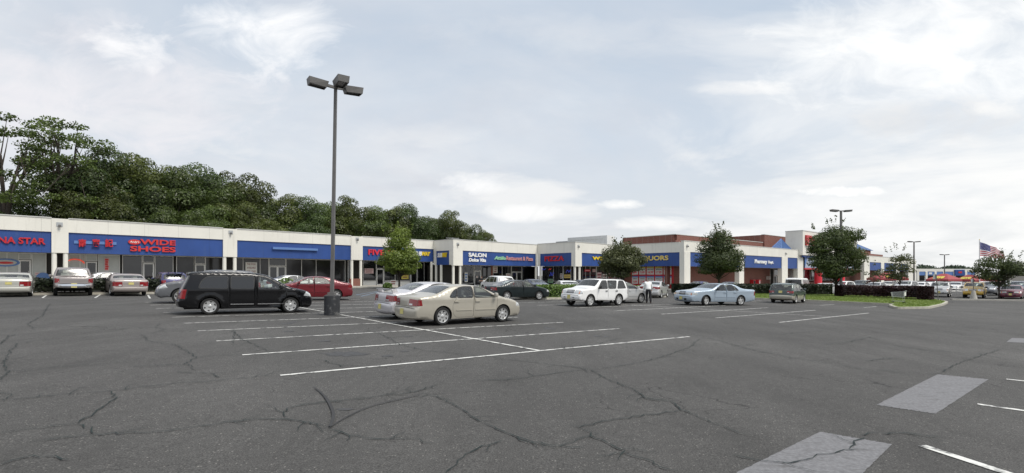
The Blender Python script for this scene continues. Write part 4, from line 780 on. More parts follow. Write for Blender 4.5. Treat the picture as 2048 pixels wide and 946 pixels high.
SPECS['minivan'] = dict(L=5.14, hw=.975, H=1.75, xr=1.11, xf=4.19, R=.345, sill=.23, belt=1.06, tumble=.20,
    pts=[(.14, .30), (.03, .36), (0, .55), (.06, .66), (.10, .95), (.16, 1.05), (.30, 1.35), (.40, 1.60), (.34, 1.70), (.55, 1.735), (1.4, 1.755), (2.5, 1.75), (3.05, 1.69), (3.35, 1.60), (4.15, 1.11), (4.50, 1.05), (4.88, .95), (5.04, .84), (5.11, .66), (5.14, .46), (5.1, .28), (4.96, .22)],
    wins=[('b', [(.72, 1.11), (1.72, 1.09), (1.74, 1.57), (1.2, 1.575), (.98, 1.54), (.80, 1.36)]), ('r', [(1.86, 1.09), (2.70, 1.08), (2.72, 1.575), (1.88, 1.575)]), ('f', [(2.90, 1.08), (3.92, 1.065), (3.36, 1.47), (3.2, 1.55), (2.92, 1.57)])],
    doors=[('r', [(1.79, .29), (2.79, .29), (2.80, 1.62), (1.81, 1.62)]), ('f', [(2.815, .29), (3.80, .29), (3.98, .66), (4.0, 1.06), (3.38, 1.52), (3.2, 1.60), (2.825, 1.62)])],
    ws=(3.32, 4.12), rg=None, rgz=(1.10, 1.58), tail=(.66, 1.04, .80, [(-.02, .66), (.24, .66), (.30, 1.04), (.0, 1.06)]), head=(.70, .90, .42, [(4.74, .76), (5.2, .68), (5.2, .90), (4.86, .95)]), grille=(.56, .74, .34), fbump=.46, trim=.42, tint='bra', rim='star', flare=1)
SPECS['suv'] = dict(tf=.09, L=4.67, hw=.87, H=1.66, xr=1.02, xf=3.74, R=.365, sill=.36, belt=1.07, tumble=.14,
    pts=[(.12, .44), (.02, .47), (0, .62), (.05, .68), (.05, 1.05), (.26, 1.48), (.36, 1.60), (.62, 1.65), (1.5, 1.665), (2.5, 1.66), (2.72, 1.62), (3.34, 1.13), (4.25, 1.05), (4.50, .98), (4.57, .74), (4.66, .66), (4.66, .46), (4.52, .38)],
    wins=[('b', [(.36, 1.12), (1.20, 1.10), (.98, 1.57), (.54, 1.57)]), ('r', [(1.38, 1.10), (2.06, 1.09), (2.08, 1.56), (1.22, 1.56)]), ('f', [(2.19, 1.09), (3.06, 1.08), (2.66, 1.53), (2.55, 1.56), (2.21, 1.56)])],
    doors=[('r', [(1.42, .55), (1.50, .42), (2.10, .42), (2.13, 1.60), (1.14, 1.60), (1.32, 1.08)]), ('f', [(2.125, .42), (3.14, .42), (3.16, 1.07), (2.68, 1.57), (2.55, 1.605), (2.15, 1.60)])],
    ws=(2.76, 3.32), rg=None, rgz=(1.12, 1.52), tail=(.74, 1.02, .80, [(-.02, .74), (.14, .74), (.16, 1.02), (-.02, 1.04)]), head=(.74, .96, .52, [(4.40, .76), (4.72, .74), (4.72, .95), (4.42, .97)]), grille=(.76, .95, .42), fbump=.60, tint='b', rack=1, rim='star')
SPECS['crossover'] = dict(L=4.60, hw=.92, H=1.68, xr=.95, xf=3.62, R=.365, sill=.32, belt=1.05, tumble=.17,
    pts=[(.12, .40), (.02, .44), (0, .62), (.05, .70), (.06, 1.0), (.26, 1.38), (.40, 1.58), (.62, 1.65), (1.6, 1.685), (2.3, 1.67), (2.65, 1.59), (3.42, 1.13), (4.05, 1.03), (4.40, .90), (4.54, .72), (4.60, .52), (4.56, .36), (4.40, .28)],
    wins=[('b', [(.60, 1.12), (1.15, 1.10), (1.05, 1.55), (.74, 1.53)]), ('r', [(1.28, 1.10), (2.04, 1.08), (2.06, 1.57), (1.20, 1.56)]), ('f', [(2.16, 1.08), (3.12, 1.06), (2.62, 1.46), (2.45, 1.55), (2.18, 1.57)])],
    doors=[('r', [(1.38, .55), (1.46, .36), (2.08, .36), (2.105, 1.62), (1.14, 1.60), (1.25, 1.08)]), ('f', [(2.10, .36), (3.10, .36), (3.20, 1.05), (2.64, 1.50), (2.45, 1.60), (2.125, 1.62)])],
    ws=(2.68, 3.40), rg=None, rgz=(1.10, 1.50), tail=(.80, 1.06, .78, [(-.02, .80), (.18, .80), (.24, 1.06), (-.02, 1.08)]), head=(.72, .92, .42, [(4.14, .78), (4.62, .70), (4.62, .90), (4.24, .96)]), grille=(.62, .84, .32), fbump=.55)
SPECS['pickup'] = dict(tf=.09, L=5.5, hw=.96, H=1.80, xr=1.25, xf=4.5, R=.375, sill=.44, belt=1.15, tumble=.17,
    pts=[(.12, .54), (.02, .56), (0, .72), (.07, .75), (.07, 1.14), (.12, 1.17), (1.95, 1.17), (2.02, 1.22), (2.20, 1.66), (2.36, 1.76), (2.8, 1.80), (3.25, 1.78), (3.5, 1.70), (4.1, 1.21), (5.1, 1.10), (5.38, .96), (5.5, .72), (5.48, .52), (5.36, .46)],
    wins=[('f', [(2.62, 1.18), (3.78, 1.17), (3.42, 1.62), (3.2, 1.69), (2.66, 1.69)])], doors=[('f', [(2.52, .48), (3.84, .48), (3.88, 1.16), (3.46, 1.66), (3.2, 1.73), (2.56, 1.73)])],
    ws=(3.52, 4.08), rg=None, rgz=(1.24, 1.66), rgx=(1.9, 2.3), tail=(.86, 1.10, .84, [(-.02, .84), (.14, .84), (.14, 1.12), (-.02, 1.12)]), head=(.74, .94, .5, [(5.2, .76), (5.52, .74), (5.52, .94), (5.24, .97)]), grille=(.74, .96, .4), fbump=.6, chromebump=1)
SPECS['wagon'] = dict(L=4.72, hw=.87, H=1.53, xr=1.03, xf=3.68, R=.33, sill=.24, belt=.98, tumble=.17,
    pts=[(.12, .32), (.02, .36), (0, .58), (.06, .64), (.08, .96), (.30, 1.30), (.42, 1.45), (.70, 1.51), (1.5, 1.53), (2.3, 1.52), (2.65, 1.45), (3.5, 1.0), (4.2, .90), (4.56, .77), (4.68, .62), (4.72, .50), (4.70, .34), (4.58, .26)],
    wins=[('b', [(.56, 1.03), (1.28, 1.01), (1.20, 1.42), (.74, 1.41)]), ('r', [(1.42, 1.01), (2.18, 1.0), (2.20, 1.44), (1.32, 1.43)]), ('f', [(2.30, 1.0), (3.26, .985), (2.72, 1.32), (2.52, 1.42), (2.32, 1.44)])],
    doors=[('r', [(1.46, .48), (1.56, .30), (2.22, .30), (2.245, 1.475), (1.26, 1.47), (1.38, 1.0)]), ('f', [(2.24, .30), (3.30, .30), (3.33, .98), (2.74, 1.36), (2.52, 1.46), (2.265, 1.475)])],
    ws=(2.68, 3.46), rg=None, rgz=(1.02, 1.40), tail=(.78, .94, .60, [(-.02, .76), (.22, .78), (.22, .95), (-.02, .97)]), head=(.60, .76, .45, [(4.38, .62), (4.76, .60), (4.76, .76), (4.42, .80)]), grille=(.60, .74, .36), fbump=.5, rack=1, clad=.60)
SPECS['fullvan'] = dict(tf=.08, L=5.4, hw=1.0, H=2.05, xr=1.2, xf=4.6, R=.36, sill=.36, belt=1.2, tumble=.12,
    pts=[(.12, .42), (.02, .5), (0, .68), (.06, .74), (.10, 1.2), (.18, 1.86), (.30, 1.99), (.60, 2.05), (2.0, 2.06), (3.5, 2.05), (3.9, 1.96), (4.5, 1.28), (5.2, 1.10), (5.36, .9), (5.4, .7), (5.4, .48), (5.28, .4)],
    wins=[('b', [(.45, 1.28), (1.3, 1.28), (1.3, 1.85), (.48, 1.85)]), ('b', [(1.42, 1.28), (2.1, 1.28), (2.1, 1.85), (1.42, 1.85)]), ('b', [(2.22, 1.28), (2.95, 1.28), (2.95, 1.85), (2.22, 1.85)]), ('f', [(3.15, 1.26), (4.25, 1.25), (3.82, 1.84), (3.18, 1.86)])],
    doors=[('f', [(3.06, .42), (4.15, .42), (4.36, 1.2), (3.9, 1.88), (3.08, 1.92)])], ws=(3.9, 4.48), rg=None, rgz=(1.3, 1.84), tail=(.85, 1.2, .85, [(-.02, .85), (.12, .85), (.12, 1.2), (-.02, 1.2)]), head=(.8, 1.0, .5, [(5.2, .8), (5.45, .8), (5.45, 1.0), (5.22, 1.02)]), grille=(.76, 1.0, .42), fbump=.6)

WHEELS = {}
def wheel_meshes(R, style):
    k = (R, style)
    if k in WHEELS: return WHEELS[k]
    rr = R * .70; wd = .10
    t = MB(); t.lathe([(rr * .96, -wd), (R - .03, -wd), (R - .004, -wd + .03), (R, -.04), (R, .04), (R - .004, wd - .03), (R - .03, wd), (rr * 1.02, wd - .004), (rr * .98, wd - .03)], 32, 0, axis='y')
    b = MB(); b.lathe([(0, .045), (rr * .99, .045), (rr * .99, -wd)], 24, 0, axis='y')
    r = MB(); r.lathe([(rr * 1.0, wd - .03), (rr * .99, wd - .002), (rr * .90, wd - .008), (rr * .86, wd - .04)], 32, 0, axis='y')
    n = {'star': 6, 'six': 7, 'five': 5}[style]; w0, w1 = {'star': (.085, .055), 'six': (.055, .042), 'five': (.07, .05)}[style]
    for i in range(n):
        a = 2 * math.pi * i / n + .2; tw = .28 if style == 'six' else 0
        def pt(rad, off, y, ang): return (rad * math.cos(ang) - off * math.sin(ang), y, rad * math.sin(ang) + off * math.cos(ang))
        f = [pt(.03, -w0, .07, a), pt(.03, w0, .07, a), pt(rr * .92, w1, wd - .025, a + tw), pt(rr * .92, -w1, wd - .025, a + tw)]
        g_ = [(p[0], p[1] - .03, p[2]) for p in f]; r.hexa(g_ + f)
    r.lathe([(0, .085), (.05, .085), (.075, .072), (.075, .04)], 16, 0, axis='y')
    out = []
    for mb, nm, m in ((b, 'wheel', 'rim_back'), (t, 'tyre', 'tyre_rubber'), (r, 'rim', 'rim_alloy')):
        me = bpy.data.meshes.new(nm); me.from_pydata(mb.v, [], mb.f); me.materials.append(MAT[m]); finish(me, 40); out.append(me)
    WHEELS[k] = out; return out

def build_car(name, label, cat, spec, pm, loc, head, group=None, rim=None, plate=(True, True), steer=0.0, tint=None, detail=True, clad=None, spoiler=False, scale=1.0, handle_m=None):
    S = SPECS[spec]; L, hw, H, xr, xf, R = S['L'], S['hw'], S['H'], S['xr'], S['xf'], S['R']; belt = S['belt']; tum = S.get('tumble', .20); Ra = R + .055
    root = bpy.data.objects.new(name, None); COL.objects.link(root); tag(root, label, cat, group)
    up = chaikin(S['pts']); upn = np.array([(p.x, p.y) for p in up])
    def dist(P):
        best = np.full(len(P), 9.0)
        for i in range(len(upn) - 1):
            a, b = upn[i], upn[i + 1]; ab = b - a; t = np.clip(((P - a) @ ab) / (ab @ ab + 1e-12), 0, 1); d = P - (a + t[:, None] * ab); best = np.minimum(best, np.sqrt((d * d).sum(1)))
        return best
    rr = .075
    def Wd(P, edge=False):
        x, z = P[:, 0], P[:, 1]
        w = np.full(len(P), hw, float); s = np.clip((z - belt) / (H - belt), 0, 1.1); w -= tum * (s * .75 + .25 * s * s)
        lo = np.clip((.62 - z) / .4, 0, 1.2); w -= .045 * lo * lo; mid = np.exp(-((z - (belt - .06)) / .05) ** 2); w += .008 * mid
        w -= .10 * np.clip((.5 - x) / .5, 0, 1) ** 2; w -= S.get('tf', .17) * np.clip((x - (L - .95)) / .95, 0, 1.05) ** 2
        d = dist(P); k = np.clip(d / rr, 0, 1); w -= rr * .9 * (1 - np.sqrt(np.clip(1 - (1 - k) ** 2, 0, 1)))
        if S.get('flare'):
            for xw in (xr, xf):
                q = np.abs(np.hypot(x - xw, z - R) - (Ra + .05)); w += .035 * np.clip(1 - q / .07, 0, 1)
        return w
    # side outline
    sill = S['sill']; bot = []
    fx, fz = S['pts'][-1]; rx, rz = S['pts'][0]
    for xw in (xf, xr):
        a0 = math.asin(max(-1, min(1, (sill + (.03 if xw == xf else .0) - R) / Ra)))
        arc = [Vector((xw + Ra * math.cos(a0 + (math.pi - 2 * a0) * t / 18), R + Ra * math.sin(a0 + (math.pi - 2 * a0) * t / 18))) for t in range(19)]; bot += arc
    outline = [tuple(p) for p in up] + [tuple(p) for p in bot]
    arcs = [bot[:19], bot[19:]]
    regs = []
    for key, w in S['wins']: regs.append(('win', key, rnd_poly(w, .06))); regs.append(('wtrim', key, rnd_poly(grow(w, .032), .08)))
    for key, dpl in S['doors']: regs.append(('door', key, rnd_poly(shrink(dpl, .004), .06))); regs.append(('seam', key, rnd_poly(grow(dpl, .004), .07)))
    regs.append(('tail', '', S['tail'][3])); regs.append(('head', '', S['head'][3]))
    V, E = [], []
    def loop(P):
        k = len(V); V.extend([Vector(p) for p in P]); E.extend([(k + i, k + (i + 1) % len(P)) for i in range(len(P))])
    loop(outline)
    for r_ in regs: loop(r_[2])
    for d in (.012, .03, .055, .075):
        for p, q in zip(up[:-1], up[1:]):
            t = (q - p); 
            if t.length < 1e-5: continue
            n = Vector((t.y, -t.x)).normalized(); V.append((p + q) / 2 + n * d)
    extra = []
    rj = random.Random(5); x = .06
    while x < L:
        z = .2
        while z < H: extra.append((x + rj.uniform(-.008, .008), z + rj.uniform(-.008, .008))); z += .075
        x += .095
    ex = np.array(extra); ok = inpoly(ex, outline)
    for p in ex[ok]: V.append(Vector(p))
    vo, eo, fo, *_ = mg.delaunay_2d_cdt([Vector((v[0], v[1])) for v in V], E, [], 0, 1e-4)
    P2 = np.array([(v.x, v.y) for v in vo]); cen = np.array([P2[list(f)].mean(0) for f in fo]); keep = inpoly(cen, outline)
    cls = np.array(['body'] * len(fo), dtype=object); key = np.array([''] * len(fo), dtype=object); done = np.zeros(len(fo), bool)
    for pri in ('win', 'wtrim', 'tail', 'head', 'door', 'seam'):
        for kind, kk, poly in regs:
            if kind != pri: continue
            m = inpoly(cen, poly) & ~done; cls[m] = kind; key[m] = kk; done |= m
    Wv = Wd(P2)
    tint = tint or S.get('tint', '')
    bodyv, bodyf, bodym = [], [], []
    mats_body = [pm, MAT['black_trim']] + ([MAT[clad] if isinstance(clad, str) else clad] if clad else [])
    def side_mesh(sel, s, off=0.0):
        idx = {}; v = []; f = []
        for fi in np.nonzero(sel)[0]:
            q = []
            for i in fo[fi]:
                if i not in idx: idx[i] = len(v); v.append((P2[i, 0], s * (Wv[i] + off), P2[i, 1]))
                q.append(idx[i])
            f.append(tuple(q) if s > 0 else tuple(reversed(q)))
        return v, f
    def mesh_obj(nm, v, f, m, parent, ang=35, mi=None, weld=True):
        me = bpy.data.meshes.new(nm); me.from_pydata(v, [], f)
        for q in (m if isinstance(m, list) else [m]): me.materials.append(MAT[q] if isinstance(q, str) else q)
        if mi is not None: me.polygons.foreach_set('material_index', mi)
        finish(me, ang, weld); o = bpy.data.objects.new(nm, me); COL.objects.link(o); o.parent = parent; return o
    for s in (1, -1):
        m = keep & np.isin(cls, ['body', 'seam', 'wtrim'])
        m &= ~((cls == 'wtrim') & (key != 'b') & (np.array([bool([1 for k2, kk, pl in regs if k2 == 'door' and kk == q]) for q in key])))
        v, f = side_mesh(m, s); k = len(bodyv); bodyv += v; bodyf += [tuple(i + k for i in q) for q in f]
        ids = np.nonzero(m)[0]
        for fi in ids:
            mi = 1 if cls[fi] in ('seam', 'wtrim') else 0
            if clad and mi == 0 and cen[fi, 1] < S.get('clad', 0): mi = 2
            if S.get('trim') and mi == 0 and spec == 'minivan' and False: mi = 1
            bodym.append(mi)
    # arch lips and wells
    for s in (1, -1):
        for arc in arcs:
            aw = Wd(np.array([tuple(p) for p in arc])); k = len(bodyv)
            for p, w in zip(arc, aw): bodyv.append((p.x, s * w, p.y)); bodyv.append((p.x, s * (w - .06), p.y)); bodyv.append((p.x, s * (hw - .5), p.y))
            for i in range(len(arc) - 1):
                for j in (0, 1): bodyf.append((k + 3 * i + j, k + 3 * i + j + 1, k + 3 * i + 4 + j, k + 3 * i + 3 + j)); bodym.append(1)
    # top skin
    we = Wd(upn); tang = np.gradient(upn, axis=0); nrm = np.stack([-tang[:, 1], tang[:, 0]], 1); nrm /= np.linalg.norm(nrm, axis=1)[:, None] + 1e-9
    ts = np.array([-1, -.97, -.90, -.70, -.35, 0, .35, .70, .90, .97, 1.0])
    def camber(i): return .022 + .075 * abs(nrm[i, 0]) ** 1.5
    def sp(i, t):
        c = camber(i) * (1 - abs(t) ** 2.6); return Vector((upn[i, 0] + nrm[i, 0] * c, t * we[i], upn[i, 1] + nrm[i, 1] * c))
    skin = [[sp(i, t) for t in ts] for i in range(len(upn))]
    gl = {'windscreen': ([], []), 'rear_window': ([], [])}
    for i in range(len(upn) - 1):
        mx, mz = (upn[i] + upn[i + 1]) / 2; kind = None
        if S['ws'][0] <= mx <= S['ws'][1] and mz > belt - .05: kind = 'windscreen'
        if S['rg'] and S['rg'][0] <= mx <= S['rg'][1] and mz > belt: kind = 'rear_window'
        if not S['rg'] and S['rgz'][0] <= mz <= S['rgz'][1] and (S.get('rgx', (-.1, .8))[0] <= mx <= S.get('rgx', (-.1, .8))[1]): kind = 'rear_window'
        for j in range(len(ts) - 1):
            tm = abs(ts[j] + ts[j + 1]) / 2; q = [skin[i][j], skin[i + 1][j], skin[i + 1][j + 1], skin[i][j + 1]]
            if kind and tm < .935 and not (.80 < tm and kind == 'rear_window' and spec == 'minivan' and False):
                v, f = gl[kind]; k = len(v); v += [tuple(p) for p in q]; f.append((k, k + 1, k + 2, k + 3))
            else:
                k = len(bodyv); bodyv += [tuple(p) for p in q]; bodyf.append((k, k + 1, k + 2, k + 3))
                mi = 1 if (kind and tm < .98) else 0
                if clad and mz < S.get('clad', 0): mi = 2
                bodym.append(mi)
    body = mesh_obj('body', bodyv, bodyf, mats_body, root, 82, bodym)
    for nm, (v, f) in gl.items():
        if f: mesh_obj(nm, v, f, 'car_glass_dark' if ('a' in tint and nm == 'rear_window') else 'car_glass', root)
    # doors with their windows and handles
    for s in (1, -1):
        dobj = {}
        for kk, dpl in S['doors']:
            m = keep & (((cls == 'door') & (key == kk)) | ((cls == 'wtrim') & (key == kk)))
            v, f = side_mesh(m, s, -.002); ids = np.nonzero(m)[0]; mi = [1 if cls[i] == 'wtrim' else (2 if clad and cen[i, 1] < S.get('clad', 0) else 0) for i in ids]
            d = mesh_obj('door', v, f, mats_body, root, 32, mi); dobj[kk] = d
            if detail:
                xs_ = [p[0] for p in dpl]; hx = min(xs_) + .16; hz = belt - .13; w = float(Wd(np.array([(hx, hz)]))[0]); hb = MB()
                hb.box(hx - .10, hx + .10, s * (w + .004), s * (w + .035), hz - .018, hz + .022); hb.build('handle', handle_m or pm, d)
                if S.get('trim') or spec in ('sedan', 'modern'):
                    tz = S.get('trim', .52); x0, x1 = min(p[0] for p in dpl if abs(p[1] - tz) < .6) + .06, max(xs_) - .08; tb_ = MB(); n = 6
                    if kk == 'r' and spec != 'minivan': x0 += .10
                    P_ = np.array([(x0 + (x1 - x0) * i / n, tz) for i in range(n + 1)]); w_ = Wd(P_)
                    for i in range(n): tb_.hexa([(P_[i, 0], s * w_[i], tz - .018), (P_[i + 1, 0], s * w_[i + 1], tz - .018), (P_[i + 1, 0], s * (w_[i + 1] + .014), tz - .018), (P_[i, 0], s * (w_[i] + .014), tz - .018), (P_[i, 0], s * w_[i], tz + .018), (P_[i + 1, 0], s * w_[i + 1], tz + .018), (P_[i + 1, 0], s * (w_[i + 1] + .014), tz + .018), (P_[i, 0], s * (w_[i] + .014), tz + .018)])
                    tb_.build('side_moulding', 'chrome' if spec == 'minivan' else pm, d)
        done_keys = set()
        for kk, w in S['wins']:
            poly = rnd_poly(w, .06); m = keep & (cls == 'win') & (key == kk) & inpoly(cen, poly)
            v, f = side_mesh(m, s, -.010); va = np.array(v); Ax = np.stack([va[:, 0], va[:, 2], np.ones(len(va))], 1); sol = np.linalg.lstsq(Ax, va[:, 1], rcond=None)[0]; va[:, 1] = Ax @ sol; v = [tuple(q) for q in va]; mesh_obj('window', v, f, 'car_glass_dark' if kk in tint else 'car_glass', dobj.get(kk, root))
    # lights
    def skin_at(z, t, front, off):
        rng = range(len(upn) - 1) if not front else range(len(upn) - 2, -1, -1)
        for i in rng:
            a, b = (i, i + 1)
            if min(upn[a, 1], upn[b, 1]) <= z <= max(upn[a, 1], upn[b, 1]) and abs(upn[a, 1] - upn[b, 1]) > 1e-6:
                f = (z - upn[a, 1]) / (upn[b, 1] - upn[a, 1]); n = nrm[a] * (1 - f) + nrm[b] * f; n = n / np.linalg.norm(n)
                p = upn[a] * (1 - f) + upn[b] * f; w = we[a] * (1 - f) + we[b] * f; c = (camber(a) * (1 - f) + camber(b) * f) * (1 - abs(t) ** 2.6) + off
                return (p[0] + n[0] * c, t * w, p[1] + n[1] * c)
        return (0, 0, z)
    def patch(z0, z1, t0, t1, front, off, nz=3, ntt=6):
        v = [skin_at(z0 + (z1 - z0) * i / nz, t0 + (t1 - t0) * j / ntt, front, off) for i in range(nz + 1) for j in range(ntt + 1)]
        f = [(i * (ntt + 1) + j, i * (ntt + 1) + j + 1, (i + 1) * (ntt + 1) + j + 1, (i + 1) * (ntt + 1) + j) for i in range(nz) for j in range(ntt)]; return v, f
    def join(*parts):
        v, f = [], []
        for a, b in parts: k = len(v); v += list(a); f += [tuple(i + k for i in q) for q in b]
        return v, f
    for s in (1, -1):
        v, f = join(side_mesh(keep & (cls == 'tail'), s, .003), patch(S['tail'][0], S['tail'][1], s * S['tail'][2], s * .995, False, .008)); o = mesh_obj('tail_light', v, f, 'lamp_red', root)
        if detail:
            z0, z1 = S['tail'][0], S['tail'][1]; v, f = patch(z0 + .02, z0 + (z1 - z0) * .36, s * (S['tail'][2] + .04), s * (S['tail'][2] + (.95 - S['tail'][2]) * .55), False, .012, 1, 3) if spec != 'minivan' else patch(z1 - .14, z1 - .06, s * .84, s * .97, False, .012, 1, 3); mesh_obj('reversing_lamp', v, f, 'lamp_clear', o)
        v, f = join(side_mesh(keep & (cls == 'head'), s, .003), patch(S['head'][0], S['head'][1], s * S['head'][2], s * .995, True, .008)); o = mesh_obj('headlight', v, f, 'lamp_clear', root)
        z0, z1 = S['head'][0], S['head'][1]; v, f = patch(z0 + .02, z1 - .03, s * .90, s * .985, True, .013, 1, 3); mesh_obj('indicator', v, f, 'lamp_amber', o)
    g0, g1, gt = S['grille']; v, f = patch(g0, g1, -gt, gt, True, .010, 2, 8); o = mesh_obj('grille', v, f, 'black_trim', root)
    v, f = join(*[patch(g0 + (g1 - g0) * k / 4 - .008, g0 + (g1 - g0) * k / 4 + .008, -gt, gt, True, .02, 1, 8) for k in range(1, 4)]); mesh_obj('grille_bars', v, f, 'chrome', o)
    v, f = join(patch(S['fbump'] - .13, S['fbump'] - .03, -.62, -.34, True, .008, 1, 4), patch(S['fbump'] - .13, S['fbump'] - .03, .34, .62, True, .008, 1, 4), patch(S['fbump'] + .06, S['fbump'] + .075, -.95, .95, True, .006, 1, 10)); mesh_obj('bumper_vents', v, f, 'black_trim', root)
    zr = S['pts'][3][1] - .01
    v, f = patch(zr - .006, zr + .008, -.97, .97, False, .006, 1, 10); mesh_obj('bumper_gap', v, f, 'black_trim', root)
    if S.get('chromebump'): v, f = patch(.58, .72, -.96, .96, False, .03, 2, 10); mesh_obj('bumper', v, f, 'chrome', root)
    if plate[0]:
        pz = {'sedan': .40, 'fullsize': .76, 'modern': .76, 'minivan': .82, 'pickup': .60, 'suv': .84, 'wagon': .78, 'crossover': .84, 'fullvan': .9}[spec]
        y0 = -.16; v, f = patch(pz, pz + .15, -.17, .17, False, .055 if spec == 'pickup' else .016, 1, 2); mesh_obj('licence_plate', v, f, 'plate_yellow', root)
    if plate[1]: v, f = patch(S['fbump'] - .10, S['fbump'] + .05, -.17, .17, True, .03, 1, 2); mesh_obj('licence_plate', v, f, 'plate_yellow', root)
    # mirrors
    mxx = S['ws'][1] - (.30 if spec != 'pickup' else .15)
    for s in (1, -1):
        w = float(Wd(np.array([(mxx, belt + .04)]))[0]); mb = MB(); mb.lathe([(.0, -.09), (.07, -.07), (.085, 0), (.07, .07), (0, .09)], 10, 0, (0, 0, 0)); mb.v = [(p[0] * .9 + mxx - .02, s * (w + .12) + p[1] * 1.3, p[2] + belt + .09) for p in mb.v]; mb.tube([(mxx, s * (w - .03), belt + .04), (mxx - .01, s * (w + .10), belt + .06)], .03, 6); mb.build('mirror', pm if spec not in ('suv', 'fullsize', 'minivan') else 'black_trim', root, 50)
    # under body and inside
    ub = MB(); zi = sill + .02
    ub.box(.22, L - .25, -(hw - .48), hw - .48, zi - .04, belt - .32); ub.box(xr + Ra + .02, xf - Ra - .02, -(hw - .09), hw - .09, zi, belt - .42)
    ub.box(.2, xr - Ra - .02, -(hw - .2), hw - .2, zi + .06, belt - .34); ub.box(xf + Ra + .02, L - .25, -(hw - .22), hw - .22, zi + .02, .55); ub.build('underbody', 'underbody', root)
    it = MB(); fxs = S['doors'][0][1] if S['doors'][0][0] == 'f' else S['doors'][1][1]; bx_ = min(p[0] for p in fxs); zt_ = H - .38
    rows = [bx_ - .12] + ([bx_ - .98] if spec not in ('pickup',) else []) + ([bx_ - 1.85] if spec in ('minivan', 'fullvan') else [])
    for r_ in rows:
        for y in (-.38, .38):
            it.hexa([(r_, y - .24, .45), (r_ + .14, y - .24, .45), (r_ + .14, y + .24, .45), (r_, y + .24, .45), (r_ - .16, y - .21, zt_), (r_ - .06, y - .21, zt_), (r_ - .06, y + .21, zt_), (r_ - .16, y + .21, zt_)])
            it.box(r_ - .19, r_ - .09, y - .12, y + .12, zt_ + .03, zt_ + .19)
    it.box(S['ws'][1] - .42, S['ws'][1] - .05, -(hw - .2), hw - .2, .6, belt + .0); it.box(max(.7, xr - .3), xf - .4, -(hw - .16), hw - .16, belt - .46, belt - .42, 0)
    it.build('interior', 'seat_dark' if tint else 'seat_cloth', root)
    if S.get('rack'):
        for s in (1, -1):
            mb = MB(); x0, x1 = .55, S['ws'][0] - .35; y = s * (hw - tum - .10); mb.tube([(x0, y, H - .04), (x0 + .08, y, H + .035), (x1 - .08, y, H + .035), (x1, y, H - .04)], .018, 6); mb.build('roof_rail', 'black_trim', root)
    if spoiler:
        mb = MB(); zs = .99; y = hw - .24
        if spec == 'crossover':
            mb.box(-.06, .42, -.56, .56, H + .0, H + .035); mb.box(.0, .1, -.5, -.42, H - .16, H); mb.box(.0, .1, .42, .5, H - .16, H); mb.box(.0, .1, -.04, .04, H - .16, H)
        else:
            n = 8
            for i in range(n):
                y0, y1 = -y + 2 * y * i / n, -y + 2 * y * (i + 1) / n; mb.box(.08, .30, y0, y1, zs + .13, zs + .165)
            for q in (-y, y - .07): mb.hexa([(.14, q, zs - .03), (.40, q, zs - .0), (.40, q + .06, zs - .0), (.14, q + .06, zs - .03), (.10, q, zs + .13), (.28, q, zs + .13), (.28, q + .06, zs + .13), (.10, q + .06, zs + .13)])
        mb.build('spoiler', pm, root)
    b, t, r_ = wheel_meshes(R, rim or S.get('rim', 'six'))
    for xw in (xr, xf):
        for s in (1, -1):
            o = bpy.data.objects.new('wheel', b); COL.objects.link(o); o.parent = root; o.location = (xw, s * (hw - .115), R)
            rz_ = (0 if s > 0 else math.pi) + (steer if xw == xf else 0); o.rotation_euler = (0, rj.uniform(0, 6), rz_) if False else (0, 0, rz_)
            for me, nm in ((t, 'tyre'), (r_, 'rim')):
                c = bpy.data.objects.new(nm, me); COL.objects.link(c); c.parent = o
    tilt = 0.018 if -70 < loc[0] < 38 else 0.0
    root.matrix_world = Matrix.Translation((loc[0], loc[1], gz(loc[0]) + .004)) @ Matrix.Rotation(tilt, 4, 'Y') @ Matrix.Rotation(head, 4, 'Z') @ Matrix.Scale(scale, 4) @ Matrix.Translation((-(xr + xf) / 2, 0, 0))
    return root
def car_by_wheel(px, py, which, side, headdeg, spec):
    """centre of the wheelbase from the ground contact of one wheel: which = 'r'/'f', side = +1 car's left, -1 its right"""
    S = SPECS[spec]; p = gp(px, py).xy; h = R_(headdeg); fw = Vector((math.cos(h), math.sin(h))); lf = Vector((-fw.y, fw.x)); wb = (S['xf'] - S['xr']) / 2
    return p - lf * side * (S['hw'] - .1) + fw * (wb if which == 'r' else -wb)
b_ = paint('paint_black', (0.004, 0.004, 0.005), 0.0, .2).node_tree.nodes['Principled BSDF']; b_.inputs['Coat Weight'].default_value = .45; b_.inputs['Specular IOR Level'].default_value = .25
P_ = dict(beige=paint('paint_beige', (0.475, 0.445, 0.375), .35), black=paint('paint_black', (0.004, 0.004, 0.005), 0.0, .2), silver=paint('paint_silver', (0.62, 0.62, 0.61), .45), lilac=paint('paint_lilac_silver', (0.60, 0.585, 0.60), .35), white=paint('paint_white', (0.84, 0.84, 0.83), 0, .3), blue=paint('paint_pale_blue', (0.40, 0.48, 0.56), .35), green=paint('paint_dark_green', (0.010, 0.018, 0.019), .2), dgreen=paint('paint_green', (0.05, 0.075, 0.07), .3), tan=paint('paint_tan', (0.42, 0.40, 0.33), .2), red=paint('paint_red', (0.165, 0.009, 0.017), .2), pewter=paint('paint_pewter', (0.30, 0.27, 0.26), .4), rose=paint('paint_rose', (0.40, 0.355, 0.33), .4), champagne=paint('paint_champagne', (0.55, 0.54, 0.48), .4), grey=paint('paint_grey', (0.16, 0.165, 0.175), .4), indigo=paint('paint_indigo', (0.06, 0.06, 0.16), .2), navy=paint('paint_navy', (0.035, 0.045, 0.085), .2), yellow=paint('paint_yellow', (0.66, 0.42, 0.06), 0), maroon=paint('paint_maroon', (0.20, 0.05, 0.075), .2))
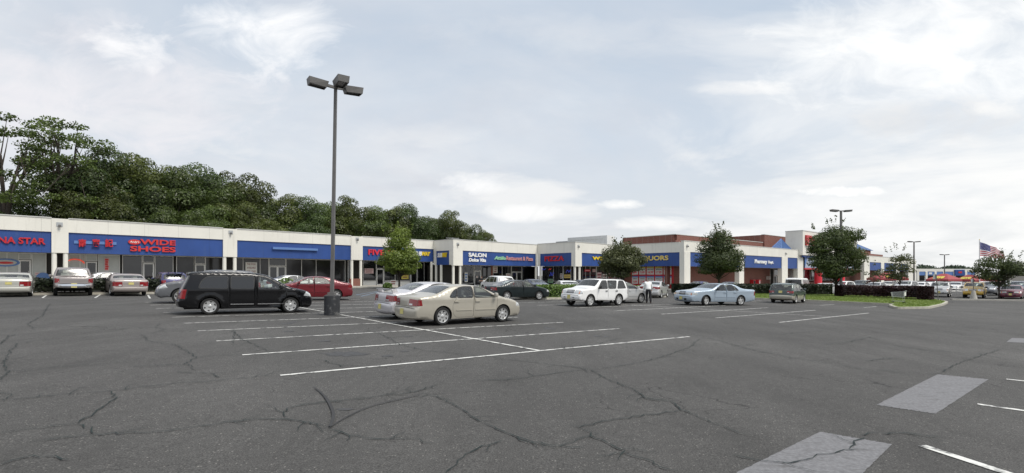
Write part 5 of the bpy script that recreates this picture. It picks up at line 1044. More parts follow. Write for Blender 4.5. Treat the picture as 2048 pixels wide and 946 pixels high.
def car(name, label, cat, spec, paint_, loc, deg, **k): return build_car(name, label, cat, spec, P_[paint_], loc, R_(deg), **k)
def at2(px, Y): return Vector(((px - 1024) / 1000 * Y, Y))
CW = lambda *a: car_by_wheel(*a)
car('minivan', 'black minivan with silver wheels parked beside the tall lamp post', 'minivan', 'minivan', 'black', (-11.1, 21.1), 34, scale=.95)
car('sedan', 'beige four door sedan in front, nose to the right beside a silver sedan', 'car', 'sedan', 'beige', CW(882, 651, 'r', -1, 40, 'sedan'), 40, scale=.975)
car('sedan', 'silver sedan with a boot spoiler half hidden behind the beige sedan', 'car', 'sedan', 'lilac', CW(832, 638.5, 'r', -1, 40, 'sedan'), 40, spoiler=True)
car('suv', 'white boxy sport utility with dark rear glass and yellow front plate', 'suv', 'suv', 'white', CW(1180, 614, 'f', 1, 220, 'suv') + Vector((0.0, .25)), 220, scale=.975, handle_m='black_trim')
car('sedan', 'large pale blue sedan turning its front wheels in the aisle', 'car', 'fullsize', 'blue', CW(1480, 611, 'r', 1, 200, 'fullsize'), 200, steer=R_(14), rim='five')
car('sedan', 'dark green sedan parked beside the round bright green hedge', 'car', 'sedan', 'green', CW(1013, 600.5, 'r', -1, 30, 'sedan'), 30)
car('sedan', 'dark red sedan facing left behind the lamp post', 'car', 'modern', 'red', CW(672, 600.5, 'r', 1, 212, 'modern'), 212)
car('station_wagon', 'two tone green and tan station wagon at the grass island kerb', 'wagon', 'wagon', 'dgreen', CW(1590, 607, 'r', -1, 48, 'wagon'), 48, clad=P_['tan'])
car('sedan', 'silver sedan with rounded roof beyond the man in the white shirt', 'car', 'modern', 'silver', CW(1321, 596, 'r', -1, 62, 'modern'), 62, tint='fr', rim='five')
car('sedan', 'silver sedan hidden behind the white sport utility', 'car', 'modern', 'silver', CW(1281, 606, 'f', -1, 36, 'modern'), 36, rim='star')
car('pickup_truck', 'pewter pickup truck with its tailgate towards the lot by the left hedge', 'pickup', 'pickup', 'pewter', at2(148, 31.6) + Vector((-1.0, 1.0)), 133, scale=.97)
car('sedan', 'champagne silver sedan at the left edge with a wide red tail light band', 'car', 'fullsize', 'champagne', at2(26, 29.3) + Vector((-1.0, 1.0)), 131, scale=.95)
car('sedan', 'rose grey sedan parked right of the pickup truck, tail lights towards the lot', 'car', 'fullsize', 'rose', at2(257, 32.6) + Vector((-1.0, 1.0)), 134, scale=.96)
car('crossover', 'dark grey crossover facing left behind the black minivan', 'suv', 'crossover', 'grey', CW(363, 607, 'f', 1, 214, 'crossover'), 214, scale=1.04)
car('hatchback', 'indigo hatchback with a roof spoiler behind the dark grey crossover', 'car', 'crossover', 'indigo', at2(347, 36.5) + Vector((-1.0, 1.0)), 134, spoiler=True, scale=.90)
car('sedan', 'white sedan roof beyond the red sedan near the store for lease', 'car', 'sedan', 'white', at2(588, 43), 44)
car('sedan', 'pale silver sedan in the store lane behind the left hedge', 'car', 'sedan', 'silver', at2(222, 41), 45)
car('suv', 'white sport utility behind the dark green sedan in front of the restaurant', 'suv', 'crossover', 'white', at2(993, 50), 118, detail=False)
car('sedan', 'navy sedan parked between the dark green sedan and the pizza corner', 'car', 'sedan', 'navy', at2(1064, 49), 112, detail=False)
car('sedan', 'white sedan with red tail lights beyond the round green hedge', 'car', 'fullsize', 'white', at2(1130, 47.5), 104, scale=.93)
car('sedan', 'dark sedan beside the white sedan in front of the liquor windows', 'car', 'sedan', 'navy', at2(1163, 52), 112, detail=False)
car('passenger_van', 'white full size passenger van behind the clipped dark hedge', 'van', 'fullvan', 'white', at2(1596, 62), 50, tint='b')
car('sedan', 'royal blue sedan roof behind the dark hedge left of the wagon', 'car', 'sedan', 'indigo', at2(1402, 66), 35, detail=False)
car('sedan', 'dark blue sedan roof behind the dark hedge by the brick pharmacy wall', 'car', 'sedan', 'navy', at2(1462, 68), 35, detail=False)
car('sedan', 'silver sedan seen left of the thick tree trunk behind the hedges', 'car', 'modern', 'silver', at2(1648, 63), 215)
car('crossover', 'white crossover seen right of the thick tree trunk behind the hedges', 'suv', 'crossover', 'white', at2(1683, 66), 215, detail=False)
car('suv', 'silver sport utility with dark bumper facing the lot beyond the purple hedge', 'suv', 'suv', 'silver', at2(1881, 57.5), 226, tint='b')
car('suv', 'yellow sport utility facing the lot beside the concrete footed sign pole', 'suv', 'suv', 'yellow', at2(1949, 55.0), 224, tint='b')
car('sedan', 'maroon sedan at the right edge under the spreading tree', 'car', 'sedan', 'maroon', at2(2024, 53.2), 222)
for px, Y, sp, pt, lab in ((1752, 72, 'modern', 'silver', 'silver sedan roof above the purple hedge beside the first red canopy'), (1812, 70, 'crossover', 'silver', 'silver crossover roof above the purple hedge by the thin tree'), (1840, 74, 'modern', 'white', 'white sedan roof above the right end of the purple hedge'), (1982, 62, 'crossover', 'grey', 'grey crossover parked behind the yellow sport utility'), (2010, 66, 'modern', 'silver', 'silver sedan under the spreading tree, behind the maroon sedan'), (2040, 64, 'crossover', 'navy', 'navy crossover behind the maroon sedan at the right edge'), (1912, 76, 'modern', 'silver', 'silver sedan between the silver and yellow sport utilities, farther back'), (1972, 82, 'modern', 'white', 'white sedan far behind the yellow sport utility'), (2036, 84, 'modern', 'white', 'white sedan farthest back at the right edge'), (1778, 84, 'modern', 'champagne', 'champagne sedan roof under the left red canopy'), (1862, 92, 'crossover', 'white', 'white crossover far behind the silver sport utility with dark bumper'), (1926, 96, 'modern', 'maroon', 'maroon sedan far back between the two red canopies'), (2012, 96, 'modern', 'champagne', 'champagne sedan far back behind the trunk of the spreading tree'), (1722, 78, 'crossover', 'green', 'dark green crossover just right of the largest lot tree')):
    car({'modern': 'sedan', 'crossover': 'crossover'}[sp], lab, {'modern': 'car', 'crossover': 'suv'}[sp], sp, pt, at2(px, Y), 215, detail=False)
# ------------------------------------------------------------------ trees, hedges, grass
NR = np.random.default_rng(11)
def leaf_quads(C, size, out=None, bias=0.5, droop=0.0):
    """one leaf clump (a bent quad pair) per row of C"""
    n = len(C); d = NR.normal(size=(n, 3)); d /= np.linalg.norm(d, axis=1)[:, None]
    if out is not None: d = d * (1 - bias) + out * bias; d /= np.linalg.norm(d, axis=1)[:, None] + 1e-9
    a = np.cross(d, NR.normal(size=(n, 3))); a /= np.linalg.norm(a, axis=1)[:, None] + 1e-9; b = np.cross(d, a)
    s = size * NR.uniform(.55, 1.25, (n, 1)); l = s * NR.uniform(.9, 1.5, (n, 1))
    V = np.stack([C - a * l * .5, C + b * s * .42 + d * s * .12, C + a * l * .5, C - b * s * .42 + d * s * .12], 1).reshape(-1, 3)
    return V
def leaves_obj(name, C, size, m, parent=None, out=None, bias=.5):
    V = leaf_quads(C, size, out, bias); n = len(C); me = bpy.data.meshes.new(name)
    me.vertices.add(4 * n); me.vertices.foreach_set('co', V.ravel()); me.loops.add(4 * n); me.loops.foreach_set('vertex_index', np.arange(4 * n)); me.polygons.add(n)
    me.polygons.foreach_set('loop_start', np.arange(0, 4 * n, 4)); me.update(calc_edges=True); me.materials.append(MAT[m])
    o = bpy.data.objects.new(name, me); COL.objects.link(o); o.parent = parent; return o
def shell(c, r, n, inner=.55, up=None):
    d = NR.normal(size=(n, 3)); d /= np.linalg.norm(d, axis=1)[:, None]; d[:, 2] = np.where(d[:, 2] < -.35, d[:, 2] * .5, d[:, 2]) if up is None else np.where((d[:, 2] < up) & (NR.uniform(0, 1, n) < .85), -d[:, 2], d[:, 2])
    f = inner + (1.05 - inner) * NR.uniform(0, 1, (n, 1)) ** .6
    return np.array(c) + d * f * np.array(r), d
def make_tree(name, h, cr, base, nb, nl, size, m, trunk_r, shape='round', seed=1, blob=.42, label=None, cat='tree', group=None, lean=0, stray=0, up=None, hollow=.55):
    """trunk with limbs reaching the centres of leaf clumps; the clumps fill an egg of radius cr between base and h"""
    r = random.Random(seed); root = empty(name); tag(root, label, cat, group)
    zc = (base + h) / 2; hz = (h - base) / 2; cents = []
    for i in range(nb):
        for _ in range(30):
            p = Vector((r.uniform(-1, 1), r.uniform(-1, 1), r.uniform(-1, 1)))
            if p.length > 1: continue
            if p.length < .35 and r.random() < .6: continue
            if shape == 'egg' and math.hypot(p.x, p.y) > min(1.0, (1 - (p.z + .35) * .62) if p.z > -.35 else 1 - (-.35 - p.z) * .75): continue
            if shape == 'cone' and math.hypot(p.x, p.y) > (1 - (p.z + 1) / 2 * .72): continue
            if shape == 'flat' and p.z < -.4 and math.hypot(p.x, p.y) > .6: continue
            break
        q = Vector((p.x * cr * (1 - blob * .62), p.y * cr * (1 - blob * .62), zc + p.z * hz * (1 - blob * .5))); cents.append((q, cr * blob * r.uniform(.65, 1.2)))
    C, D = [], []; tot = sum(b ** 2 for _, b in cents)
    for q, b in cents:
        c, d = shell(q, (b, b, b * .78), max(8, int(nl * b * b / tot)), hollow, up); C.append(c); D.append(d)
    if stray:
        for i in range(stray):
            a = r.uniform(0, 6.28); rr = cr * r.uniform(.1, .75); L = r.uniform(.4, .9) * (1 if h < 10 else 1.6); z0 = h - hz * .25 * (rr / cr); n = 18
            t = NR.uniform(0, 1, (n, 1)); c = np.array([[rr * math.cos(a), rr * math.sin(a), z0]]) + t * np.array([[.25 * math.cos(a), .25 * math.sin(a), L]]) + NR.normal(size=(n, 3)) * (.06 if h < 10 else .25); C.append(c); D.append(NR.normal(size=(n, 3)))
    C = np.concatenate(C); D = np.concatenate(D)
    leaves_obj('crown', C, size, m, root, D, .68)
    mb = MB(); top = Vector((lean * .5, 0, zc + hz * .4)); fork = max(base * .75, h * .12)
    mb.tube([(0, 0, -.3), (0.02, 0, .05), (.03, .01, fork * .6), (.02 + lean * .1, .02, fork), (lean * .3, .03, zc), tuple(top)], [trunk_r * 1.6, trunk_r * 1.12, trunk_r, trunk_r * .9, trunk_r * .55, trunk_r * .16], 10)
    for q, b in cents[:max(8, nb // 2)]:
        z0 = fork + (q.z - fork) * .25 if q.z > fork else fork * .9; s = Vector((.02, .02, max(.3, z0))); mid = s.lerp(q, .5) + Vector((0, 0, -.06 * (q - s).length)); mb.tube([s, mid, q], [trunk_r * .5, trunk_r * .3, trunk_r * .08], 6, cap=False)
    mb.build('trunk', 'bark', root, 60); return root
def place(t, p, rz=0.0, s=1.0, sz=None):
    t.location = p; t.rotation_euler = (0, 0, rz); t.scale = (s, s, sz or s); return t
# the woods behind the long wing
WL = 'tall dark broadleaf tree in the dense wood behind the long shop wing'; WG = 'trees of the wood behind the shops'
proto = [make_tree('broadleaf_tree', 18, 6.4, 2.0, (30, 38, 28, 34, 42)[i], 20000, .26, ('leaf_wood', 'leaf_wood_warm', 'leaf_wood_cool', 'leaf_wood', 'leaf_wood_warm')[i], .32, 'round', 20 + i, (.37, .34, .40, .36, .32)[i], WL, group=WG, up=-.15, hollow=.72) for i in range(5)]
prof = [(10, 352), (165, 310), (196, 283), (240, 300), (285, 292), (322, 296), (360, 318), (398, 322), (440, 332), (480, 330), (520, 352), (562, 372), (605, 386), (645, 378), (690, 380), (735, 390), (778, 398), (822, 400), (862, 410), (905, 408), (940, 428), (972, 448)]
rw = random.Random(9); used = 0
def wood_tree(px, pyt, off, k):
    global used
    t = proto[k] if used == k and used < 5 else copy_tree(proto[k]); used += 1
    K = -79 - off * 1.414; u = (px - 1024) / 1000; Y = -K / (1 - u); x = u * Y; h = EYE + (551 - pyt) / 1000 * Y - gz(x); s = h / 18.0
    return place(t, (x, Y, gz(x) - .2), rw.uniform(0, 6.28), s * (.9 if px < 900 else .72), s)
for i, (px, py) in enumerate(prof): wood_tree(px, py + 3, 27 + rw.uniform(-2, 5), i % 5)
for i, px in enumerate(range(200, 960, 62)):
    py = np.interp(px, [p[0] for p in prof], [p[1] for p in prof]); wood_tree(px + rw.uniform(-12, 12), py + rw.uniform(14, 40), 38 + rw.uniform(-2, 5), (i * 2 + 1) % 5)
for i, px in enumerate(range(-20, 900, 62)):
    py = np.interp(px, [p[0] for p in prof], [p[1] for p in prof]); wood_tree(px, max(py + 60, 372 + (30 if px < 130 else 0)) + rw.uniform(-10, 25), 22 + rw.uniform(-1, 1), (i * 3 + 2) % 5)
# open trees with forked trunks at the far left
def open_tree(label, px, pyt, Y, seed, spread, ncl):
    r = random.Random(seed); u = (px - 1024) / 1000; x = u * Y; h = EYE + (551 - pyt) / 1000 * Y - gz(x); root = empty('locust_tree', (x, Y, gz(x))); tag(root, label, 'tree')
    mb = MB(); fk = Vector((.2, 0, h * .34)); mb.tube([(0, 0, -.3), (.1, 0, h * .2), fk], [.45, .36, .32], 10); tips = []; C, D = [], []
    for k in range(5):
        a = k * 1.256 + r.uniform(-.4, .4); rad = spread * r.uniform(.25, .6); e = Vector((rad * math.cos(a), rad * math.sin(a), h * r.uniform(.74, .92))); m1 = fk.lerp(e, .4) + Vector((r.gauss(0, .4), r.gauss(0, .4), h * .04)); mb.tube([fk, m1, e], [.24, .16, .05], 7, cap=False); tips.append((m1, e))
    for i in range(ncl):
        t = i / ncl; a = i * 2.4 + r.uniform(-.5, .5); rad = spread * math.sqrt(r.uniform(.02, 1)); z = h * (1.0 - .50 * r.uniform(0, 1) ** 1.4) - (rad / spread) ** 2 * h * .10; c0 = Vector((rad * math.cos(a), rad * math.sin(a), z)); m1, e = min(tips, key=lambda q: (q[1] - c0).length); s0 = m1.lerp(e, r.uniform(.1, .9)); mb.tube([s0, s0.lerp(c0, .5) + Vector((0, 0, -.15)), c0], [.09, .055, .02], 5, cap=False); b = r.uniform(.8, 1.35)
        c, d = shell(c0, (b * 1.1, b * 1.1, b * .62), int(150 * b), .35); C.append(c); D.append(d)
    leaves_obj('crown', np.concatenate(C), .25, 'leaf_wood', root, np.concatenate(D), .4); mb.build('trunk', 'bark', root, 60); return root
open_tree('airy tree with a bare forked trunk, second from the left edge against the sky', 126, 248, 60, 3, 4.7, 46)
open_tree('thin airy tree cut by the left edge of the view', 8, 230, 56, 8, 4.6, 34)

# single trees of the lot
def lot_tree(label, px, Y, pyt, pyb, half, m, nb, nl, size, seed, shape='round', blob=.40, tr=.12, stray=0, name='parking_lot_tree', **k):
    p = at(px, Y); h = EYE + (551 - pyt) / 1000 * Y - p.z; b = EYE + (551 - pyb) / 1000 * Y - p.z
    t = make_tree(name, h, half / 1000 * Y, b, nb, nl, size, m, tr, shape, seed, blob, label, stray=stray); t.location = (p.x, p.y, p.z + .12); return t
lot_tree('small bright green tree in front of the white and yellow letter sign', 798, 57, 456, 563, 46, 'leaf_bright', 66, 18500, .165, 31, 'egg', .36, .11, 5)
lot_tree('round dark green tree covering the wine letters behind the white sport utility', 1244, 44, 494, 562, 53, 'leaf_olive', 56, 15000, .145, 34, 'flat', .36, .12, 8)
lot_tree('dark green egg shaped tree between the cream piers behind the pale blue sedan', 1438, 54, 457, 560, 58, 'leaf_dark', 64, 19000, .16, 32, 'egg', .36, .12, 5)
lot_tree('largest dark lot tree with a thick bare trunk on the grass island', 1672, 55, 446, 572, 56, 'leaf_dark', 76, 23000, .17, 33, 'round', .34, .17, 6)
lot_tree('thin sparse tree above the middle of the purple hedge', 1800, 58, 500, 572, 36, 'leaf_olive', 28, 2600, .15, 35, 'round', .30, .05, 6)
lot_tree('very thin twiggy tree in front of the first red canopy', 1747, 66, 530, 572, 20, 'leaf_olive', 9, 300, .18, 36, 'round', .3, .035, 2)
lot_tree('dark spreading tree at the right end in front of the flag', 1998, 52.5, 514, 578, 46, 'leaf_dark', 34, 7500, .15, 37, 'flat', .34, .09, 5)
# far trees behind the strip: one far-off mass
C = []
for px in np.arange(1826, 2140, 5.0):
    Y = 300 + 25 * math.sin(px); top = 537 - 7 * math.sin(px * .05) - 8 * (abs(px - 1850) < 14) - 5 * math.sin(px * .021 + 1) ; zt = EYE + (551 - top) / 1000 * Y; c, d = shell(((px - 1024) / 1000 * Y, Y, zt - 3.2), (4.2, 4.2, 3.6), 420, .3); C.append(c)
    c, d = shell(((px - 1024) / 1000 * Y, Y + 5, zt - 7.2), (5, 5, 4.5), 200, .3); C.append(c)
tag(leaves_obj('distant_treeline', np.concatenate(C), .9, 'leaf_far'), 'hazy distant treeline beyond the far shops at the right', 'treeline', kind='stuff')

def hedge(label, pts, w, h, m, core, n, size, round_=.25, name='hedge', droop=0.0, lift=0.0):
    """clipped hedge along a polyline: dark twiggy core and leaves through its outer layer"""
    root = empty(name, (pts[0][0], pts[0][1], gz(pts[0][0]))); tag(root, label, 'hedge'); P = [Vector((p[0], p[1])) for p in pts]; seg_ = [(P[i + 1] - P[i]).length for i in range(len(P) - 1)]; tot = sum(seg_); C, D = [], []
    hs = h if hasattr(h, '__len__') else [h] * len(P)
    def at_(t):
        d = t * tot
        for i, s in enumerate(seg_):
            if d <= s or i == len(seg_) - 1: f = d / s; e = (P[i + 1] - P[i]) / s; return P[i].lerp(P[i + 1], f), e, hs[i] * (1 - f) + hs[i + 1] * f
            d -= s
    for _ in range(n):
        p, e, hh = at_(NR.uniform()); q = Vector((-e.y, e.x)); a = NR.uniform(-.25, math.pi + .25); k = 1 - .16 * NR.uniform() ** 2; bump = 1 + .10 * math.sin(p.x * 2.1 + p.y * 1.3) + .06 * math.sin(p.x * 5.3)
        sx_, sz_ = abs(math.cos(a)) ** (.45) * (1 if math.cos(a) > 0 else -1), max(0, math.sin(a)) ** .45
        off = sx_ * w / 2 * k * bump; z = hh * (.06 + .94 * sz_ * k * (.94 + .06 * bump)) if math.sin(a) > .12 else NR.uniform(.04 + lift, .9) * hh
        c = p + q * off; ed = NR.normal() * .05; C.append((c.x + e.x * ed, c.y + e.y * ed, gz(c.x) + .12 + z)); D.append((q.x * sx_, q.y * sx_, .3 + sz_))
    for t, sg in ((0.0, -1), (1.0, 1)):
        p, e, hh = at_(t); q = Vector((-e.y, e.x))
        for _ in range(int(n * w / tot * .9)):
            o = NR.uniform(-.5, .5) * w; z = NR.uniform(.05, .97) * hh; bulge = .30 * w * (1 - (2 * o / w) ** 2); c = p + q * o + e * sg * bulge; C.append((c.x, c.y, gz(c.x) + .12 + z)); D.append((e.x * sg, e.y * sg, .3))
    C = np.array(C) - np.array(root.location[:]); leaves_obj('foliage', C, size, m, root, np.array(D), .5)
    mb = MB()
    for i in range(len(P) - 1):
        e = (P[i + 1] - P[i]).normalized(); q = Vector((-e.y, e.x)) * w * .36; k = []
        for p, hh in ((P[i], hs[i]), (P[i + 1], hs[i + 1])):
            for s, z in ((-1, .1 + lift * hh), (1, .1 + lift * hh), (1, hh * .86), (-1, hh * .86)): c = p + q * s; k.append((c.x - root.location.x, c.y - root.location.y, gz(c.x) + .12 + z - root.location.z))
        mb.add(k, [(0, 1, 2, 3), (7, 6, 5, 4), (0, 4, 5, 1), (1, 5, 6, 2), (2, 6, 7, 3), (3, 7, 4, 0)])
    mb.build('twigs', core, root); return root
mat('hedge_core', (0.012, 0.016, 0.008), .95); mat('hedge_core_purple', (0.010, 0.006, 0.006), .95); mat('hedge_core_green', (.03, .05, .012), .95)
c = KP + n45 * 1.0; hedge('dark green hedge row behind the cars parked at the left edge', [tuple(c - d45 * 11), tuple(c - d45 * 4), tuple(c + d45 * 3.6)], 1.1, .92, 'leaf_hedge_dark', 'hedge_core', 5200, .15)
c = ISA + ISN * .85; e = ISE; hedge('bright green rounded hedge on the planted island beyond the white sport utility', [tuple(c + e * .2), tuple(c + e * 5), tuple(c + e * 15)], 1.5, [.95, 1.0, .9], 'leaf_hedge', 'hedge_core_green', 9000, .12)
p0, p1, p2 = gp(1352, 588.5), gp(1500, 589.5), gp(1655, 591.5); hedge('long clipped dark green hedge between the pale blue sedan and the wagon', [p0.xy[:], p1.xy[:], p2.xy[:]], 1.3, [1.05, 1.15, 1.3], 'leaf_hedge_dark', 'hedge_core', 7000, .17)
p0, p1, p2 = gp(1682, 595.5), gp(1770, 598), gp(1850, 602.5); hedge('purple red clipped hedge on the grass island beside the shopping cart', [p0.xy[:], p1.xy[:], p2.xy[:]], 1.7, [1.25, 1.25, 1.32], 'leaf_purple', 'hedge_core_purple', 11000, .14, lift=.10)
for lab, px, Y, r in (('small round green bush under the bright green tree', 775, 53, .48), ('small clipped bush by the brick pharmacy entrance', 1540, 62, .75), ('low olive bush behind the windscreen of the black minivan', 572, 41, .8), ('low green bush beside the standing man in black', 968, 52, .55)):
    p = at(px, Y); o = empty('bush', p); tag(o, lab, 'bush'); c, d = shell((0, 0, r * .75), (r, r, r * .8), 420, .7); leaves_obj('foliage', c, .16, 'leaf_hedge' if 'clipped' not in lab else 'leaf_hedge_dark', o, d, .5); mb = MB(); mb.lathe([(.0, 0), (r * .7, .1), (r * .75, r * .7), (0, r * 1.3)], 10); mb.build('twigs', 'hedge_core', o)
# grass blades on the island
G = []
inner = shrink(ISL, .22); xs_ = [p[0] for p in inner]; ys_ = [p[1] for p in inner]; pts = np.stack([NR.uniform(min(xs_), max(xs_), 60000), NR.uniform(min(ys_), max(ys_), 60000)], 1); pts = pts[inpoly(pts, inner)][:26000]
C = np.array([(p[0], p[1], gz(p[0]) + .17) for p in pts]); D = NR.normal(size=(len(C), 3)); D[:, 2] *= .25; go = leaves_obj('island_grass', C, .075, 'grass_blade', None, D, .8); tag(go, 'short mown grass on the kerbed island', 'grass', kind='stuff')

# ------------------------------------------------------------------ lamp posts
def lamp_post(label, p, h, heads, name='lamp_post', pole=.10, base=(.30, .80), hd=(.95, .46, .24), arm=.30, tilt=0.0, group=None, lensz=True):
    root = empty(name, p); tag(root, label, 'lamp post', group)
    if base:
        mb = MB(); mb.lathe([(base[0], -.3), (base[0], base[1] - .02), (base[0] - .02, base[1]), (0, base[1])], 28); mb.build('concrete_base', 'base_black', root, 40)
        mb = MB(); mb.box(-.2, .2, -.2, .2, base[1], base[1] + .03); mb.box(-.14, .14, -.14, .14, base[1] + .031, base[1] + .13); mb.build('base_plate', 'lamp_bronze', root)
    z0 = base[1] if base else -.3; mb = MB(); k = pole * .5 ** .0
    mb.hexa([(-pole, -pole, z0), (pole, -pole, z0), (pole, pole, z0), (-pole, pole, z0), (-pole * .82 + tilt, -pole * .82, h), (pole * .82 + tilt, -pole * .82, h), (pole * .82 + tilt, pole * .82, h), (-pole * .82 + tilt, pole * .82, h)]); po = mb.build('pole', 'lamp_bronze', root)
    for ang in heads:
        M = Matrix.Translation((tilt, 0, h - .08)) @ Matrix.Rotation(ang, 4, 'Z') @ Matrix.Rotation(R_(-4), 4, 'Y'); L, w, t = hd
        mb = MB(); mb.box(pole * .8, pole + arm, -.05, .05, -.02, .08, M=M); ao = mb.build('arm', 'lamp_bronze', root)
        x0 = pole + arm; mb = MB(); q = [(x0 + .06, -w / 2 + .04, -t * .5), (x0 + L - .05, -w / 2 + .02, -t * .5), (x0 + L - .05, w / 2 - .02, -t * .5), (x0 + .06, w / 2 - .04, -t * .5), (x0, -w / 2, t * .5), (x0 + L, -w / 2, t * .5), (x0 + L, w / 2, t * .5), (x0, w / 2, t * .5)]; q = [M @ Vector(v) for v in q]
        mb.add(q, [(4, 5, 6, 7), (0, 1, 5, 4), (1, 2, 6, 5), (2, 3, 7, 6), (3, 0, 4, 7)]); b2 = [M @ Vector((v[0], v[1], -t * .5)) for v in ((x0 + .10, -w / 2 + .08), (x0 + L - .10, -w / 2 + .07), (x0 + L - .10, w / 2 - .07), (x0 + .10, w / 2 - .08))]
        k = len(mb.v); mb.v += [tuple(v) for v in b2]; 
        for i in range(4): mb.f.append((i, (i + 1) % 4, k + (i + 1) % 4, k + i)); mb.m.append(0)
        ho = mb.build('lamp_head', 'lamp_bronze', root); up_ = M.to_3x3() @ Vector((0, 0, .05)); lb_ = MB(); lb_.add([v + up_ for v in b2], [(0, 1, 2, 3)]); lb_.build('lens', 'lamp_lens', ho)
    return root
aA = math.atan2(A.y, A.x); pl = gp(664, 630)
lamp_post('tall bronze lamp post with three box heads on a black round base, nearest of all', pl, EYE + (551 - 173) / 1000 * pl.y - pl.z, (aA + math.pi, aA, aA - math.pi / 2), tilt=.15, hd=(.76, .46, .25), arm=.27, pole=.065, base=(.31, .80))
lamp_post('two headed lamp post rising behind the largest lot tree', at(1682, 54), 9.4, (.12, math.pi + .12), tilt=0, hd=(.8, .45, .2))
lamp_post('two headed lamp post between the thin tree and the far strip of shops', at(1828, 105), 9.55, (.0, math.pi), hd=(.85, .5, .22), pole=.105)
lamp_post('smallest and farthest two headed lamp post, over the far blue panels', at(1889, 168), 9.45, (.0, math.pi), hd=(1.05, .6, .26), pole=.125)

# ------------------------------------------------------------------ flag
fp = at(1959, 90); fr_ = empty('flagpole', fp); tag(fr_, 'white flagpole beyond the parked cars carrying the national flag', 'flagpole'); hp = EYE + .071 * 90 - fp.z
mb = MB(); mb.tube([(0, 0, -.3), (0, 0, hp)], [.09, .06], 10); mb.build('pole', 'white_metal', fr_); mb = MB(); mb.lathe([(0, -.1), (.1, 0), (0, .1)], 10, 0, (0, 0, hp + .08)); mb.build('finial', 'gold_letter', fr_)
fl_ = MB(); NX, NZ = 26, 13; FH, FLn = 2.5, 4.6
def fpt(i, j):
    s = i / NX; z = hp - .35 - FH * (j / NZ) * (1 - .42 * s) - 1.75 * s ** 1.15 ; return (.08 + FLn * .93 * s, .28 * math.sin(s * 9 + j * .10) * s ** .5 + .1 * math.sin(s * 17), z + .05 * math.sin(s * 10))
for i in range(NX):
    for j in range(NZ): fl_.quad(fpt(i, j), fpt(i + 1, j), fpt(i + 1, j + 1), fpt(i, j + 1), 2 if (i < NX * .4 and j < 7) else (0 if j % 2 == 0 else 1))
for r in range(9):
    for c in range(6 if r % 2 == 0 else 5):
        i = (c * 2 + 1 + (r % 2)) / 12 * NX * .4; j = (r + .8) / 10 * 7; q = Vector(fpt(i, j))
        for o in (-.02, .02): fl_.add([q + Vector((.055 * (1 if k % 2 == 0 else .42) * math.cos(k * math.pi / 5 + 1.57), o, .055 * (1 if k % 2 == 0 else .42) * math.sin(k * math.pi / 5 + 1.57))) for k in range(10)], [tuple(range(10))], 1)
fo_ = fl_.build('flag', ['flag_red', 'flag_white', 'flag_blue'], None); fo_.location = fp; tag(fo_, 'red, white and blue striped flag with stars drooping from the tall pole', 'flag')

# ------------------------------------------------------------------ red sale canopies
def canopy(label, px, Y, w, d, ang, pye, pyr):
    p = at(px, Y); root = empty('sale_canopy', p, ang); tag(root, label, 'canopy'); ze = EYE + (551 - pye) / 1000 * Y - p.z; zr = EYE + (551 - pyr) / 1000 * Y - p.z; fr = .45
    mb = MB(); a_ = [(-w / 2, -d / 2, ze), (w / 2, -d / 2, ze), (w / 2, d / 2, ze), (-w / 2, d / 2, ze)]; r0, r1 = (-w / 2 * .25, 0, zr), (w / 2 * .25, 0, zr); mb.add(a_ + [r0, r1], [(0, 1, 5, 4), (2, 3, 4, 5), (1, 2, 5), (3, 0, 4)])
    lo = [(x, y, z - .32) for x, y, z in a_]; mb.add(a_ + lo, [(0, 4, 5, 1), (1, 5, 6, 2), (2, 6, 7, 3), (3, 7, 4, 0)]); co = mb.build('canopy_top', 'canopy_red', root)
    v, f = text_geo('save', .04); tb = MB(); n = Vector((0, -(zr - ze), -(d / 2))).normalized() ; sl_ = Vector((0, d / 2, zr - ze)); tb.add([Vector((-w * .24 + w * .48 * q[0], -d / 2, ze)) + sl_ * (.08 + .42 * q[1]) + Vector((0, -.06, .06)) * (1 + .2 * q[2]) for q in v], f); tb.build('lettering', 'poster_yellow', co)
    for x in (-w / 2 + .1, 0, w / 2 - .1):
        for y in (-d / 2 + .1, d / 2 - .1):
            mb = MB(); mb.tube([(x, y, -.1), (x, y, ze)], .05, 6); mb.build('leg', 'galvanised', root)
    return root
canopy('red sale canopy with yellow lettering, left of the thin sparse tree', 1774, 80, 3.9, 4.5, R_(-12), 556.5, 545)
canopy('red sale canopy with yellow lettering above the silver sport utility', 1888, 88, 3.2, 5.2, R_(-62), 558.5, 547.5)
canopy('red sale canopy with yellow lettering above the yellow sport utility', 1940, 92, 3.1, 4.6, R_(-62), 559.5, 549.5)
canopy('low red sale canopy partly behind the spreading tree', 1980, 97, 3, 4, R_(-62), 560.5, 552)

